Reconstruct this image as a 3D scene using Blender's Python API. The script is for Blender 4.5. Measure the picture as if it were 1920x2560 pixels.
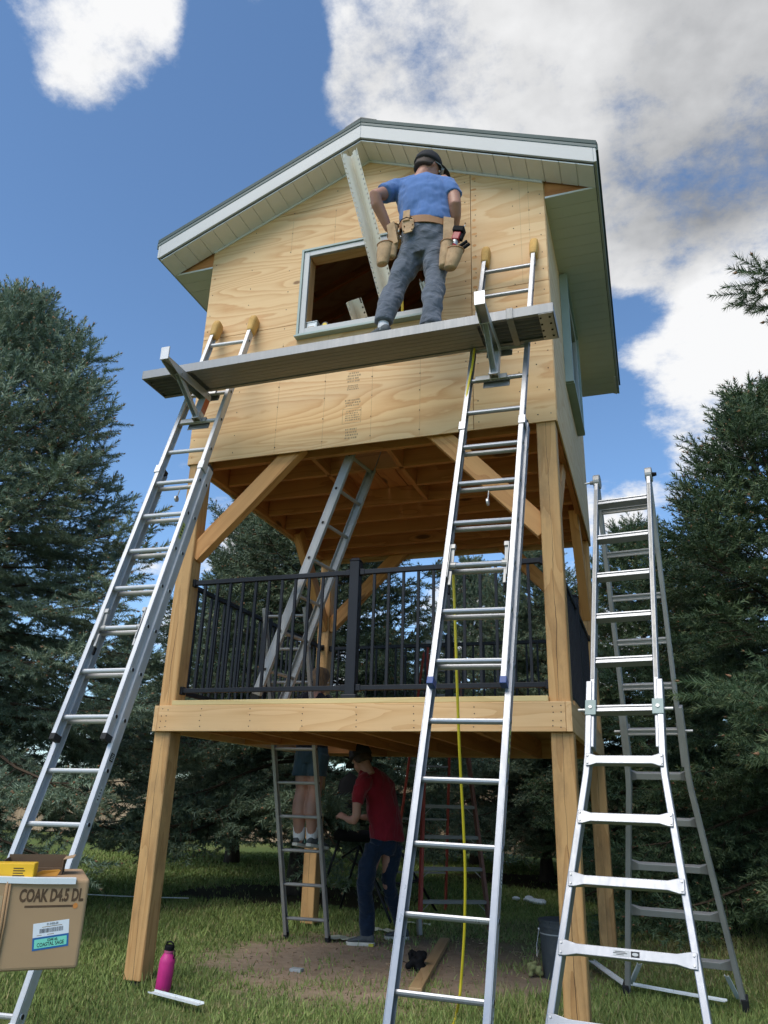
import bpy, bmesh, math, random
import numpy as np
from mathutils import Vector, Matrix, Quaternion
V = Vector
rad = math.radians
scn = bpy.context.scene
for o in list(bpy.data.objects):
    bpy.data.objects.remove(o)
COL = scn.collection

# ------------------------------------------------------------------ camera
CAM = V((3.5217, -5.0631, 1.2138)); YAW, PITCH, ROLL, FPX = 0.3352, 0.3589, 0.0300, 1915.94
_f = V((-math.sin(YAW)*math.cos(PITCH), math.cos(YAW)*math.cos(PITCH), math.sin(PITCH)))
_r = V((math.cos(YAW), math.sin(YAW), 0)); _u = _r.cross(_f)
CR = math.cos(ROLL)*_r + math.sin(ROLL)*_u
CU = -math.sin(ROLL)*_r + math.cos(ROLL)*_u
cam = bpy.data.cameras.new("camera"); camo = bpy.data.objects.new("camera", cam); COL.objects.link(camo)
camo.matrix_world = Matrix(((CR.x, CU.x, -_f.x, CAM.x), (CR.y, CU.y, -_f.y, CAM.y), (CR.z, CU.z, -_f.z, CAM.z), (0, 0, 0, 1)))
cam.sensor_fit = 'HORIZONTAL'; cam.sensor_width = 36; cam.lens = FPX/1920*36
cam.clip_start = .05; cam.clip_end = 3000
scn.camera = camo
scn.render.resolution_x = 768; scn.render.resolution_y = 1024

def ray(px, py):
    return (_f + CR*((px-960)/FPX) - CU*((py-1280)/FPX))
def onplane(px, py, ax, val):
    d = ray(px, py); t = (val-CAM[ax])/d[ax]; return CAM + d*t

# ------------------------------------------------------------------ world, sun, exposure
SUN_EL, SUN_AZ = rad(52), rad(196)     # azimuth from +Y (behind the tower) towards +X: veiled sun behind the camera
scn.view_settings.view_transform = 'Standard'; scn.view_settings.look = 'None'
scn.view_settings.gamma = 1; scn.view_settings.use_curve_mapping = False
scn.view_settings.exposure = 0.5
scn.cycles.max_bounces = 6; scn.cycles.diffuse_bounces = 3; scn.cycles.glossy_bounces = 3; scn.cycles.transmission_bounces = 4
scn.cycles.use_adaptive_sampling = True; scn.cycles.adaptive_threshold = .02; scn.cycles.use_denoising = True

def NT(nt):
    """tiny node helper"""
    class H:
        def n(s, typ, **kw):
            nd = nt.nodes.new(typ)
            for k, v in kw.items():
                if k.startswith('i_'):
                    key = k[2:]; key = int(key) if key.isdigit() else key.replace('_', ' ')
                    s.set(nd.inputs[key], v)
                else: setattr(nd, k, v)
            return nd
        def set(s, sock, v):
            if isinstance(v, bpy.types.NodeSocket): nt.links.new(v, sock)
            else: sock.default_value = v
        def math(s, op, a, b=None, c=None, clamp=False):
            nd = nt.nodes.new('ShaderNodeMath'); nd.operation = op; nd.use_clamp = clamp
            for i, v in enumerate((a, b, c)):
                if v is not None: s.set(nd.inputs[i], v)
            return nd.outputs[0]
        def vmath(s, op, a, b=None, out=0):
            nd = nt.nodes.new('ShaderNodeVectorMath'); nd.operation = op
            for i, v in enumerate((a, b)):
                if v is not None: s.set(nd.inputs[i], v)
            return nd.outputs[out]
        def noise(s, vec, scale, detail=3, rough=.5, dist=0, out=0):
            nd = nt.nodes.new('ShaderNodeTexNoise')
            nd.inputs['Scale'].default_value = scale; nd.inputs['Detail'].default_value = detail
            nd.inputs['Roughness'].default_value = rough; nd.inputs['Distortion'].default_value = dist
            if vec is not None: nt.links.new(vec, nd.inputs['Vector'])
            return nd.outputs[out]
        def mapr(s, v, a, b, c=0., d=1., smooth=False):
            nd = nt.nodes.new('ShaderNodeMapRange'); nd.clamp = True
            if smooth: nd.interpolation_type = 'SMOOTHSTEP'
            for i, q in enumerate((v, a, b, c, d)): s.set(nd.inputs[i], q)
            return nd.outputs[0]
        def mix(s, f, a, b, mode='MIX'):
            nd = nt.nodes.new('ShaderNodeMix'); nd.data_type = 'RGBA'; nd.blend_type = mode
            s.set(nd.inputs[0], f)
            for i, q in ((6, a), (7, b)):
                if isinstance(q, (tuple, list)): q = tuple(q)+(1,)*(4-len(q))
                s.set(nd.inputs[i], q)
            return nd.outputs[2]
        def scalev(s, vec, xyz, loc=(0, 0, 0), rot=(0, 0, 0)):
            nd = nt.nodes.new('ShaderNodeMapping'); nt.links.new(vec, nd.inputs[0])
            nd.inputs['Scale'].default_value = xyz; nd.inputs['Location'].default_value = loc; nd.inputs['Rotation'].default_value = rot
            return nd.outputs[0]
        def link(s, a, b): nt.links.new(a, b)
    return H()

def make_world():
    w = bpy.data.worlds.new("World"); scn.world = w; w.use_nodes = True
    nt = w.node_tree; nt.nodes.clear(); h = NT(nt)
    sky = h.n('ShaderNodeTexSky', sky_type='NISHITA', sun_disc=False)
    sky.sun_elevation = SUN_EL; sky.sun_rotation = SUN_AZ; sky.altitude = 1500; sky.air_density = 1.0; sky.dust_density = .6; sky.ozone_density = 1.6
    tc = h.n('ShaderNodeTexCoord'); d = tc.outputs['Generated']
    sep = h.n('ShaderNodeSeparateXYZ'); h.link(d, sep.inputs[0])
    z = h.math('ADD', h.math('MAXIMUM', sep.outputs[2], 0.0), .22)
    comb = h.n('ShaderNodeCombineXYZ'); h.link(h.math('DIVIDE', sep.outputs[0], z), comb.inputs[0]); h.link(h.math('DIVIDE', sep.outputs[1], z), comb.inputs[1])
    p = comb.outputs[0]
    big = h.noise(h.scalev(p, (1, 1, 1), (3.1, 7.7, 0)), 1.1, 2, .5)
    fine = h.noise(h.scalev(p, (1, 1, 1), (9.3, 1.2, 0)), 3.6, 10, .655, 0)
    # cumulus banks standing over the place (a direction on the sky and an angular size each)
    banks = [(370, 60, 9.5, .33), (500, 0, 6.5, .26), (340, 190, 5.5, .27), (180, 30, 5.5, .27), (860, 60, 7, .3), (900, 200, 4, .16), (1130, 150, 9, .34), (1400, 270, 11, .36), (1720, 180, 14, .45), (1600, 560, 6, .22), (1780, 600, 6, .28), (1850, 480, 6, .3),
             (1790, 980, 6.5, .36), (1720, 1020, 4.5, .26), (1900, 800, 5, .26), (1640, 860, 2.4, .16), (1520, 1230, 3.4, .28), (1610, 1290, 3, .22), (590, 1430, 3.2, .26), (1150, 1560, 4, .28), (690, 172, 1.2, .1), (950, 250, 5, .2), (1150, 280, 6, .2), (1650, 420, 8, .2), (1450, 1460, 2.5, .2), (400, 1440, 2.5, .16), (1500, 1650, 4, .26), (850, 1600, 5, .26), (450, 1650, 4, .24),
             (650, 330, 11, -.30), (130, 420, 14, -.36), (640, 90, 4.5, -.34), (720, 170, 3.5, -.2), (1560, 720, 4, -.16), (1590, 1050, 4, -.3), (1700, 740, 4, -.16), (560, 250, 5, -.16), (280, 1000, 9, -.24), (1370, 560, 5, -.1), (1440, 1080, 3, -.2), (1550, 1420, 2, -.1)]
    acc = None
    for bx, by, r, a in banks:
        dv = ray(bx, by).normalized()
        dot = h.vmath('DOT_PRODUCT', d, tuple(dv), 1)
        m = h.mapr(dot, math.cos(rad(r*1.25)), math.cos(rad(r*.15)), 0, a, True)
        acc = m if acc is None else h.math('ADD', acc, m)
    acc = h.math('MAXIMUM', h.math('MINIMUM', acc, .40), -.42)
    fine2 = h.noise(h.scalev(p, (1, 1, 1), (9.3+.10, 1.2+.22, 0)), 3.6, 4, .55, 0)
    dens = h.math('ADD', h.math('ADD', h.math('MULTIPLY', h.math('SUBTRACT', big, .5), .6), h.math('MULTIPLY', h.math('SUBTRACT', fine, .5), 1.55)), h.math('SUBTRACT', acc, .15))
    al = h.mapr(dens, -.06, .25, 0, 1, True)
    # brightness of the cloud: bright rims, relief from the billows, grey where the bank is deep
    lump = h.noise(h.scalev(p, (1, 1, 1), (4.7, 2.2, 0)), 2.6, 5, .6, 0)
    deep = None
    for bx, by, r, a in ((1760, 190, 15, .36), (1900, 40, 14, .2), (1560, 60, 14, .14), (1100, 230, 9, .10), (1860, 330, 8, .10)):
        m = h.mapr(h.vmath('DOT_PRODUCT', d, tuple(ray(bx, by).normalized()), 1), math.cos(rad(r*1.2)), math.cos(rad(r*.2)), 0, a, True); deep = m if deep is None else h.math('ADD', deep, m)
    grey = h.math('ADD', h.math('MULTIPLY', h.math('SUBTRACT', fine, fine2), -1.5), h.math('MULTIPLY', h.math('SUBTRACT', lump, .53), 1.5))
    grey = h.math('ADD', grey, h.math('ADD', deep, h.math('MULTIPLY', h.mapr(dens, .15, .7), .22)))
    ccol = h.mix(h.mapr(grey, .0, 1.0, 0, 1), (1.05, 1.05, 1.05), (.29, .30, .315))
    hazec = h.mapr(sep.outputs[2], -.02, .30, 1, 0, True)
    skyc = h.mix(1, sky.outputs[0], (.190, .222, .235), 'MULTIPLY')
    skyc = h.mix(h.math('MULTIPLY', hazec, .22), skyc, (.62, .70, .80))
    col = h.mix(h.math('MULTIPLY', al, .97), skyc, ccol)
    bg = h.n('ShaderNodeBackground'); h.link(col, bg.inputs[0]); bg.inputs[1].default_value = SKY
    out = h.n('ShaderNodeOutputWorld'); h.link(bg.outputs[0], out.inputs[0])
SKY = 0.66
make_world()
sl = bpy.data.lights.new("sun", 'SUN'); sl.energy = 2.2; sl.angle = rad(45); sl.color = (1, .92, .80)
so = bpy.data.objects.new("sun", sl); COL.objects.link(so)
sd = V((math.sin(SUN_AZ)*math.cos(SUN_EL), math.cos(SUN_AZ)*math.cos(SUN_EL), math.sin(SUN_EL)))
so.rotation_euler = sd.to_track_quat('Z', 'Y').to_euler(); so.location = (0, 0, 20)

# ------------------------------------------------------------------ materials
MATS = {}
def newmat(name):
    m = bpy.data.materials.new(name); m.use_nodes = True; nt = m.node_tree; nt.nodes.clear(); h = NT(nt)
    b = h.n('ShaderNodeBsdfPrincipled'); o = h.n('ShaderNodeOutputMaterial'); h.link(b.outputs[0], o.inputs[0])
    MATS[name] = m
    return m, h, b
def coords(h, rnd=True):
    tc = h.n('ShaderNodeTexCoord'); v = tc.outputs['Object']
    if rnd:
        oi = h.n('ShaderNodeObjectInfo')
        v = h.vmath('ADD', v, h.vmath('SCALE', (37.3, 19.1, 53.7), None))
        nd = v.node.inputs[1].links[0].from_node; h.link(oi.outputs['Random'], nd.inputs['Scale'])
    return v
def bump(h, b, hgt, strength, dist=.002):
    nd = h.n('ShaderNodeBump'); nd.inputs['Strength'].default_value = strength; nd.inputs['Distance'].default_value = dist
    h.link(hgt, nd.inputs['Height']); h.link(nd.outputs[0], b.inputs['Normal'])
def plain(name, col, rough=.6, metal=0., var=.15, vs=4., bs=0, bscale=60, spec=.5, dirt=0., dcol=(.08, .07, .05), stretch=(1, 1, 1), sheen=0, coat=0):
    m, h, b = newmat(name); v = coords(h)
    n1 = h.noise(h.scalev(v, stretch), vs, 5, .6)
    c = h.mix(h.mapr(n1, .3, .7), tuple(x*(1-var) for x in col), tuple(min(1, x*(1+var)) for x in col))
    if dirt:
        n2 = h.noise(v, vs*2.7, 7, .7)
        c = h.mix(h.mapr(n2, .52, .72, 0, dirt), c, dcol)
        h.link(h.mapr(n2, .4, .7, rough, min(1, rough+.25)), b.inputs['Roughness'])
    else: b.inputs['Roughness'].default_value = rough
    h.link(c, b.inputs['Base Color']); b.inputs['Metallic'].default_value = metal
    b.inputs['Specular IOR Level'].default_value = spec
    if sheen: b.inputs['Sheen Weight'].default_value = sheen
    if coat: b.inputs['Coat Weight'].default_value = coat
    if bs: bump(h, b, h.noise(h.scalev(v, stretch), bscale, 4, .6), bs)
    return m
def wood(name, light, dark, along=.55, across=7., rings=7., knots=.9, rough=.62, knotcol=(.13, .06, .025), weather=0., check=0):
    """long axis = local X"""
    m, h, b = newmat(name); v = coords(h)
    st = h.scalev(v, (along, across, across))
    vo = h.n('ShaderNodeTexVoronoi'); vo.inputs['Scale'].default_value = 1.0; h.link(h.scalev(v, (1.7, 5.5, 5.5), (.3, .6, .1)), vo.inputs['Vector'])
    dist = vo.outputs['Distance']; 
    csep = h.n('ShaderNodeSeparateColor'); h.link(vo.outputs['Color'], csep.inputs[0])
    pick = h.mapr(csep.outputs[0], 1-.32*knots, 1-.32*knots+.02)
    kn = h.math('MULTIPLY', pick, h.mapr(dist, .0, .42, 1, 0, True))
    base = h.noise(st, .8, 2.5, .5, .5)
    ph = h.math('ADD', h.math('MULTIPLY', base, rings), h.math('MULTIPLY', kn, 1.3))
    saw = h.math('FRACT', ph)
    ring = h.math('POWER', saw, 2.2)
    fib = h.noise(h.scalev(v, (3, 130, 130)), 1.0, 3, .6)
    f = h.math('ADD', h.math('MULTIPLY', ring, .75), h.math('MULTIPLY', h.math('SUBTRACT', fib, .5), .7), clamp=True)
    c = h.mix(f, light, dark)
    blot = h.noise(h.scalev(v, (1.1, 3, 3)), 1.3, 3, .5)
    c = h.mix(h.mapr(blot, .35, .75, 0, .45), c, tuple(x*.78 for x in light))
    c = h.mix(h.math('MULTIPLY', pick, h.mapr(dist, .10, .19, .9, 0, True)), c, knotcol)
    if weather:
        wn = h.noise(h.scalev(v, (.8, 2, 2), (5, 5, 5)), 2., 6, .65)
        c = h.mix(h.mapr(wn, .5, .72, 0, weather), c, (.12, .075, .04))
    if check:   # a drying check: one wandering crack along the stick
        tc = h.n('ShaderNodeTexCoord'); sp = h.n('ShaderNodeSeparateXYZ'); h.link(tc.outputs['Object'], sp.inputs[0])
        wig = h.noise(h.scalev(v, (1.3, .0, .0)), 1., 4, .6); wide = h.mapr(h.noise(h.scalev(v, (1.1, 0, 0), (9, 0, 0)), 1., 2, .5), .40, .6, .0002, .0021)
        off = h.math('ABSOLUTE', h.math('SUBTRACT', sp.outputs[1], h.math('MULTIPLY', h.math('SUBTRACT', wig, .5), .075)))
        c = h.mix(h.math('MULTIPLY', h.math('LESS_THAN', off, wide), .9), c, (.04, .02, .01))
    h.link(c, b.inputs['Base Color']); b.inputs['Roughness'].default_value = rough; b.inputs['Specular IOR Level'].default_value = .3
    bump(h, b, h.math('ADD', fib, h.math('MULTIPLY', ring, .6)), .25, .0015)
    return m
def plywood(name, light, dark, along=.55, across=3.4, rings=9.):
    m, h, b = newmat(name); v = coords(h)
    vo = h.n('ShaderNodeTexVoronoi'); vo.inputs['Scale'].default_value = 1.0; h.link(h.scalev(v, (1.6, 3.1, 3.1), (.3, .6, .1)), vo.inputs['Vector'])
    dist = vo.outputs['Distance']; csep = h.n('ShaderNodeSeparateColor'); h.link(vo.outputs['Color'], csep.inputs[0])
    pick = h.mapr(csep.outputs[0], .66, .68)
    kn = h.math('MULTIPLY', pick, h.mapr(dist, .0, .5, 1, 0, True))
    warp = h.noise(h.scalev(v, (1.6, 5, 5), (7, 7, 7)), 2.2, 3, .5)
    base = h.noise(h.scalev(v, (along, across, across)), .8, 1.6, .42, .35)
    ph = h.math('ADD', h.math('ADD', h.math('MULTIPLY', base, rings), h.math('MULTIPLY', kn, 1.0)), h.math('MULTIPLY', warp, .9))
    saw = h.math('FRACT', ph)
    ring = h.math('MULTIPLY', h.math('POWER', saw, 1.8), h.mapr(saw, .9, 1.0, 1, 0))
    fib = h.noise(h.scalev(v, (2.5, 90, 90)), 1.0, 4, .65)
    f = h.math('ADD', h.math('MULTIPLY', ring, .95), h.math('MULTIPLY', h.math('SUBTRACT', fib, .5), .55), clamp=True)
    c = h.mix(f, light, dark)
    blot = h.noise(h.scalev(v, (.7, 1.6, 1.6)), 1.2, 3, .5)
    c = h.mix(h.mapr(blot, .35, .7, 0, .4), c, tuple(x*.84 for x in light))
    c = h.mix(h.math('MULTIPLY', pick, h.mapr(dist, .035, .075, .8, 0, True)), c, (.16, .075, .03))
    h.link(c, b.inputs['Base Color']); b.inputs['Roughness'].default_value = .65; b.inputs['Specular IOR Level'].default_value = .25
    bump(h, b, fib, .15, .001)
    return m
def metal(name, col, rough=.34, dirt=.25, mtl=.6):
    m, h, b = newmat(name); v = coords(h)
    n1 = h.noise(v, 3.5, 6, .65); n2 = h.noise(h.scalev(v, (60, 60, 3)), 1., 3, .6)
    c = h.mix(h.mapr(n1, .35, .7), tuple(x*.84 for x in col), col)
    c = h.mix(h.mapr(n1, .56, .70, 0, dirt), c, (.34, .33, .31))
    h.link(c, b.inputs['Base Color']); b.inputs['Metallic'].default_value = mtl
    h.link(h.mapr(h.math('ADD', h.math('MULTIPLY', n1, .6), h.math('MULTIPLY', n2, .4)), .3, .7, rough-.08, rough+.2), b.inputs['Roughness'])
    bump(h, b, h.noise(v, 25, 3, .5), .06, .004)
    return m

wood('fir', (.65, .385, .17), (.47, .225, .08), along=.5, across=6, rings=9)
wood('fir_post', (.625, .365, .15), (.42, .205, .068), along=.5, across=5, rings=8, weather=.6, check=1)
wood('fir_fresh', (.745, .475, .235), (.58, .315, .125), along=.5, across=6, rings=9, knots=.6)
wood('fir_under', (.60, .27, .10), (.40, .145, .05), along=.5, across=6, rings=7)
wood('deck_yellow', (.70, .53, .25), (.60, .42, .17), along=.5, across=5, rings=5, knots=.35)
wood('brace_wood', (.68, .345, .125), (.47, .195, .06), along=.5, across=6, rings=7, knots=1.2)
wood('fence_wood', (.46, .34, .22), (.33, .23, .14), along=.5, across=6, rings=6)
wood('cut_board', (.46, .31, .16), (.33, .20, .09), knots=.5)
plywood('ply', (.76, .515, .27), (.565, .29, .115), along=.5, across=4.6, rings=14)
plywood('ply_pale', (.76, .53, .29), (.63, .36, .16), across=4.2, rings=10)
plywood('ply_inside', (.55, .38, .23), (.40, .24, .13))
metal('alu', (.58, .58, .585), .38, .3, .35); metal('alu_old', (.42, .41, .39), .46, .5, .5); metal('alu_bright', (.36, .37, .39), .30, .3, .6)
metal('alu_plank', (.30, .30, .295), .45, .5, .5)
metal('alu_dull', (.30, .295, .28), .5, .5); metal('steel', (.55, .55, .54), .38, .35)
plain('white_trim', (.43, .44, .435), .42, var=.05, vs=2, bs=.03)
plain('drip_green', (.075, .11, .105), .5, var=.1)
plain('soffit_mat', (.74, .735, .73), .55, var=.03, vs=2)
plain('sage', (.30, .37, .34), .5, var=.08)
plain('vinyl_beige', (.74, .69, .57), .5, var=.03)
plain('roof_metal', (.04, .07, .066), .55, metal=.0, var=.15, spec=.3)
plain('roof_dark', (.03, .045, .045), .5, var=.1)
plain('black_steel', (.010, .011, .015), .5, var=.25, bs=.05, spec=.3)
plain('black', (.008, .008, .009), .75, var=.2, spec=.15)
plain('black_rubber', (.018, .018, .018), .8, var=.2)
plain('blue_plastic', (.02, .06, .22), .45)
plain('mitt', (.55, .33, .10), .75, var=.2, bs=.2, bscale=90, dirt=.4, dcol=(.25, .16, .07))
plain('ink', (.10, .055, .025), .8, var=.3, vs=40); plain('print_black', (.012, .012, .014), .7, var=.1)
plain('print_grey', (.37, .255, .135), .8, var=.35, vs=60)
plain('nail', (.05, .04, .035), .5, metal=.6)
plain('dark_gap', (.02, .015, .012), .9)
plain('glass_dark', (.03, .04, .045), .06, var=.1, spec=.8)
plain('galv', (.52, .53, .54), .5, metal=.55, var=.2, vs=8)
plain('orange_paint', (.55, .12, .035), .6, dirt=.5, dcol=(.4, .38, .36))

# ------------------------------------------------------------------ mesh helpers
WM = {}
def fr(d, up=V((0, 0, 1))):
    d = V(d).normalized(); up = V(up)
    if abs(d.dot(up.normalized())) > .985: up = V((0, 1, 0)) if abs(d.y) < .9 else V((1, 0, 0))
    y = up.cross(d).normalized(); z = d.cross(y).normalized()
    return d, y, z
class MB:
    def __init__(s): s.v = []; s.f = []; s.mi = []; s.m = 0
    def add(s, vs, fs):
        o = len(s.v); s.v += [tuple(q) for q in vs]; s.f += [tuple(i+o for i in f) for f in fs]; s.mi += [s.m]*len(fs); return s
    BF = [(0, 3, 2, 1), (4, 5, 6, 7), (0, 1, 5, 4), (1, 2, 6, 5), (2, 3, 7, 6), (3, 0, 4, 7)]
    def box(s, a, b):
        x0, y0, z0 = a; x1, y1, z1 = b
        return s.add([(x0, y0, z0), (x1, y0, z0), (x1, y1, z0), (x0, y1, z0), (x0, y0, z1), (x1, y0, z1), (x1, y1, z1), (x0, y1, z1)], s.BF)
    def beam(s, p0, p1, w, h, up=(0, 0, 1), oy=0, oz=0):
        """box along p0-p1; w across (y), h along up (z)"""
        p0, p1 = V(p0), V(p1); d, y, z = fr(p1-p0, up); vs = []
        for p in (p0, p1):
            for a, b in ((-1, -1), (1, -1), (1, 1), (-1, 1)): vs.append(p+y*(oy+a*w/2)+z*(oz+b*h/2))
        return s.add(vs, [(0, 3, 2, 1), (4, 5, 6, 7), (0, 1, 5, 4), (1, 2, 6, 5), (2, 3, 7, 6), (3, 0, 4, 7)])
    def cyl(s, p0, p1, r0, r1=None, n=10, caps=True):
        if r1 is None: r1 = r0
        p0, p1 = V(p0), V(p1); d, y, z = fr(p1-p0); vs = []
        for p, r in ((p0, r0), (p1, r1)):
            for i in range(n):
                a = 2*math.pi*i/n; vs.append(p+y*(r*math.cos(a))+z*(r*math.sin(a)))
        fs = [(i, (i+1) % n, n+(i+1) % n, n+i) for i in range(n)]
        if caps: fs += [tuple(range(n-1, -1, -1)), tuple(range(n, 2*n))]
        return s.add(vs, fs)
    def tube(s, pts, r, n=8, caps=True):
        pts = [V(p) for p in pts]; rs = r if isinstance(r, (list, tuple)) else [r]*len(pts); vs = []; py = None
        for i, p in enumerate(pts):
            d = (pts[min(i+1, len(pts)-1)]-pts[max(i-1, 0)]).normalized()
            if py is None: _, y, z = fr(d)
            else:
                y = (py-d*py.dot(d)).normalized(); z = d.cross(y)
            py = y
            for k in range(n):
                a = 2*math.pi*k/n; vs.append(p+y*(rs[i]*math.cos(a))+z*(rs[i]*math.sin(a)))
        fs = []
        for i in range(len(pts)-1):
            for k in range(n): fs.append((i*n+k, i*n+(k+1) % n, (i+1)*n+(k+1) % n, (i+1)*n+k))
        if caps: fs += [tuple(range(n-1, -1, -1)), tuple(range((len(pts)-1)*n, len(pts)*n))]
        return s.add(vs, fs)
    def loft(s, rings, caps=True):
        n = len(rings[0]); vs = [q for r in rings for q in r]; fs = []
        for i in range(len(rings)-1):
            for k in range(n): fs.append((i*n+k, i*n+(k+1) % n, (i+1)*n+(k+1) % n, (i+1)*n+k))
        if caps: fs += [tuple(range(n-1, -1, -1)), tuple(range((len(rings)-1)*n, len(rings)*n))]
        return s.add(vs, fs)
    def ell(s, secs, n=14, caps=True):
        """secs: (centre, rx, ry[, dir_x, axis]) rings of ellipses; x axis given by dirx, normal by axis"""
        rings = []
        for i, q in enumerate(secs):
            c, rx, ry = V(q[0]), q[1], q[2]
            ax = V(q[4]).normalized() if len(q) > 4 and q[4] is not None else (V(secs[min(i+1, len(secs)-1)][0])-V(secs[max(i-1, 0)][0])).normalized()
            dx = V(q[3]) if len(q) > 3 and q[3] is not None else V((1, 0, 0))
            dx = (dx-ax*dx.dot(ax)).normalized(); dy = ax.cross(dx)
            rings.append([c+dx*(rx*math.cos(2*math.pi*k/n))+dy*(ry*math.sin(2*math.pi*k/n)) for k in range(n)])
        return s.loft(rings, caps)
    def lathe(s, c, prof, n=20, axis=(0, 0, 1)):
        d, y, z = fr(axis); c = V(c); rings = [[c+d*hh+y*(r*math.cos(2*math.pi*k/n))+z*(r*math.sin(2*math.pi*k/n)) for k in range(n)] for r, hh in prof]
        return s.loft(rings)
    def poly(s, pts, ext):
        """prism: planar polygon pts extruded by vector ext"""
        n = len(pts); pts = [V(p) for p in pts]; ext = V(ext)
        return s.add(pts+[p+ext for p in pts], [tuple(range(n-1, -1, -1)), tuple(range(n, 2*n))]+[(i, (i+1) % n, n+(i+1) % n, n+i) for i in range(n)])
    def sphere(s, c, r, n=12, m=8, sc=(1, 1, 1)):
        c = V(c); rings = []
        for i in range(m+1):
            t = math.pi*(i+.02)/(m+.04); rr = r*math.sin(t); zz = -r*math.cos(t)
            rings.append([c+V((rr*math.cos(2*math.pi*k/n)*sc[0], rr*math.sin(2*math.pi*k/n)*sc[1], zz*sc[2])) for k in range(n)])
        return s.loft(rings)
    def build(s, name, mats, parent=None, smooth=False, bevel=0, M=None, seg=2, remesh=0, sm_it=0, sub=0):
        me = bpy.data.meshes.new(name); me.from_pydata(s.v, [], s.f)
        if isinstance(mats, str): mats = [mats]
        for k in mats: me.materials.append(MATS[k])
        if len(mats) > 1: me.polygons.foreach_set('material_index', s.mi)
        bm = bmesh.new(); bm.from_mesh(me); bmesh.ops.recalc_face_normals(bm, faces=bm.faces); bm.to_mesh(me); bm.free()
        if smooth: me.polygons.foreach_set('use_smooth', [True]*len(me.polygons))
        o = link(name, me, parent, M)
        if remesh:
            r = o.modifiers.new('Remesh', 'REMESH'); r.mode = 'VOXEL'; r.voxel_size = remesh; r.use_smooth_shade = True
        if sm_it:
            k = o.modifiers.new('Smooth', 'SMOOTH'); k.factor = .5; k.iterations = sm_it
        if bevel:
            k = o.modifiers.new('Bevel', 'BEVEL'); k.width = bevel; k.segments = seg; k.limit_method = 'ANGLE'; k.angle_limit = rad(40)
        if sub:
            k = o.modifiers.new('Sub', 'SUBSURF'); k.levels = sub; k.render_levels = sub
        return o
def link(name, me, parent=None, M=None):
    o = bpy.data.objects.new(name, me); COL.objects.link(o)
    M = M or Matrix()
    WM[o.name] = M
    if parent is not None:
        o.parent = parent; o.matrix_local = WM[parent.name].inverted() @ M
    else: o.matrix_local = M
    return o
def tag(o, label=None, cat=None, group=None, kind=None):
    if label: o['label'] = label
    if cat: o['category'] = cat
    if group: o['group'] = group
    if kind: o['kind'] = kind
    return o
def thing(name, loc, label, cat, group=None):
    o = bpy.data.objects.new(name, None); COL.objects.link(o); o.empty_display_size = .1
    o.location = loc; WM[o.name] = Matrix.Translation(V(loc)); return tag(o, label, cat, group)
BOXES = {}
def plank(name, p0, p1, w, h, mat, parent, up=(0, 0, 1), bevel=.003):
    """timber member: local X along its length, so the grain follows it. w across, h along up. Mesh data shared by size."""
    p0, p1 = V(p0), V(p1); L = (p1-p0).length; d, y, z = fr(p1-p0, up)
    M = Matrix(((d.x, y.x, z.x, p0.x), (d.y, y.y, z.y, p0.y), (d.z, y.z, z.z, p0.z), (0, 0, 0, 1)))
    key = (round(L, 4), w, h, mat)
    if key in BOXES:
        o = link(name, BOXES[key], parent, M)
    else:
        o = MB().box((0, -w/2, -h/2), (L, w/2, h/2)).build(name, mat, parent, M=M); BOXES[key] = o.data
    if bevel:
        k = o.modifiers.new('Bevel', 'BEVEL'); k.width = bevel; k.segments = 1
    return o
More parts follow.
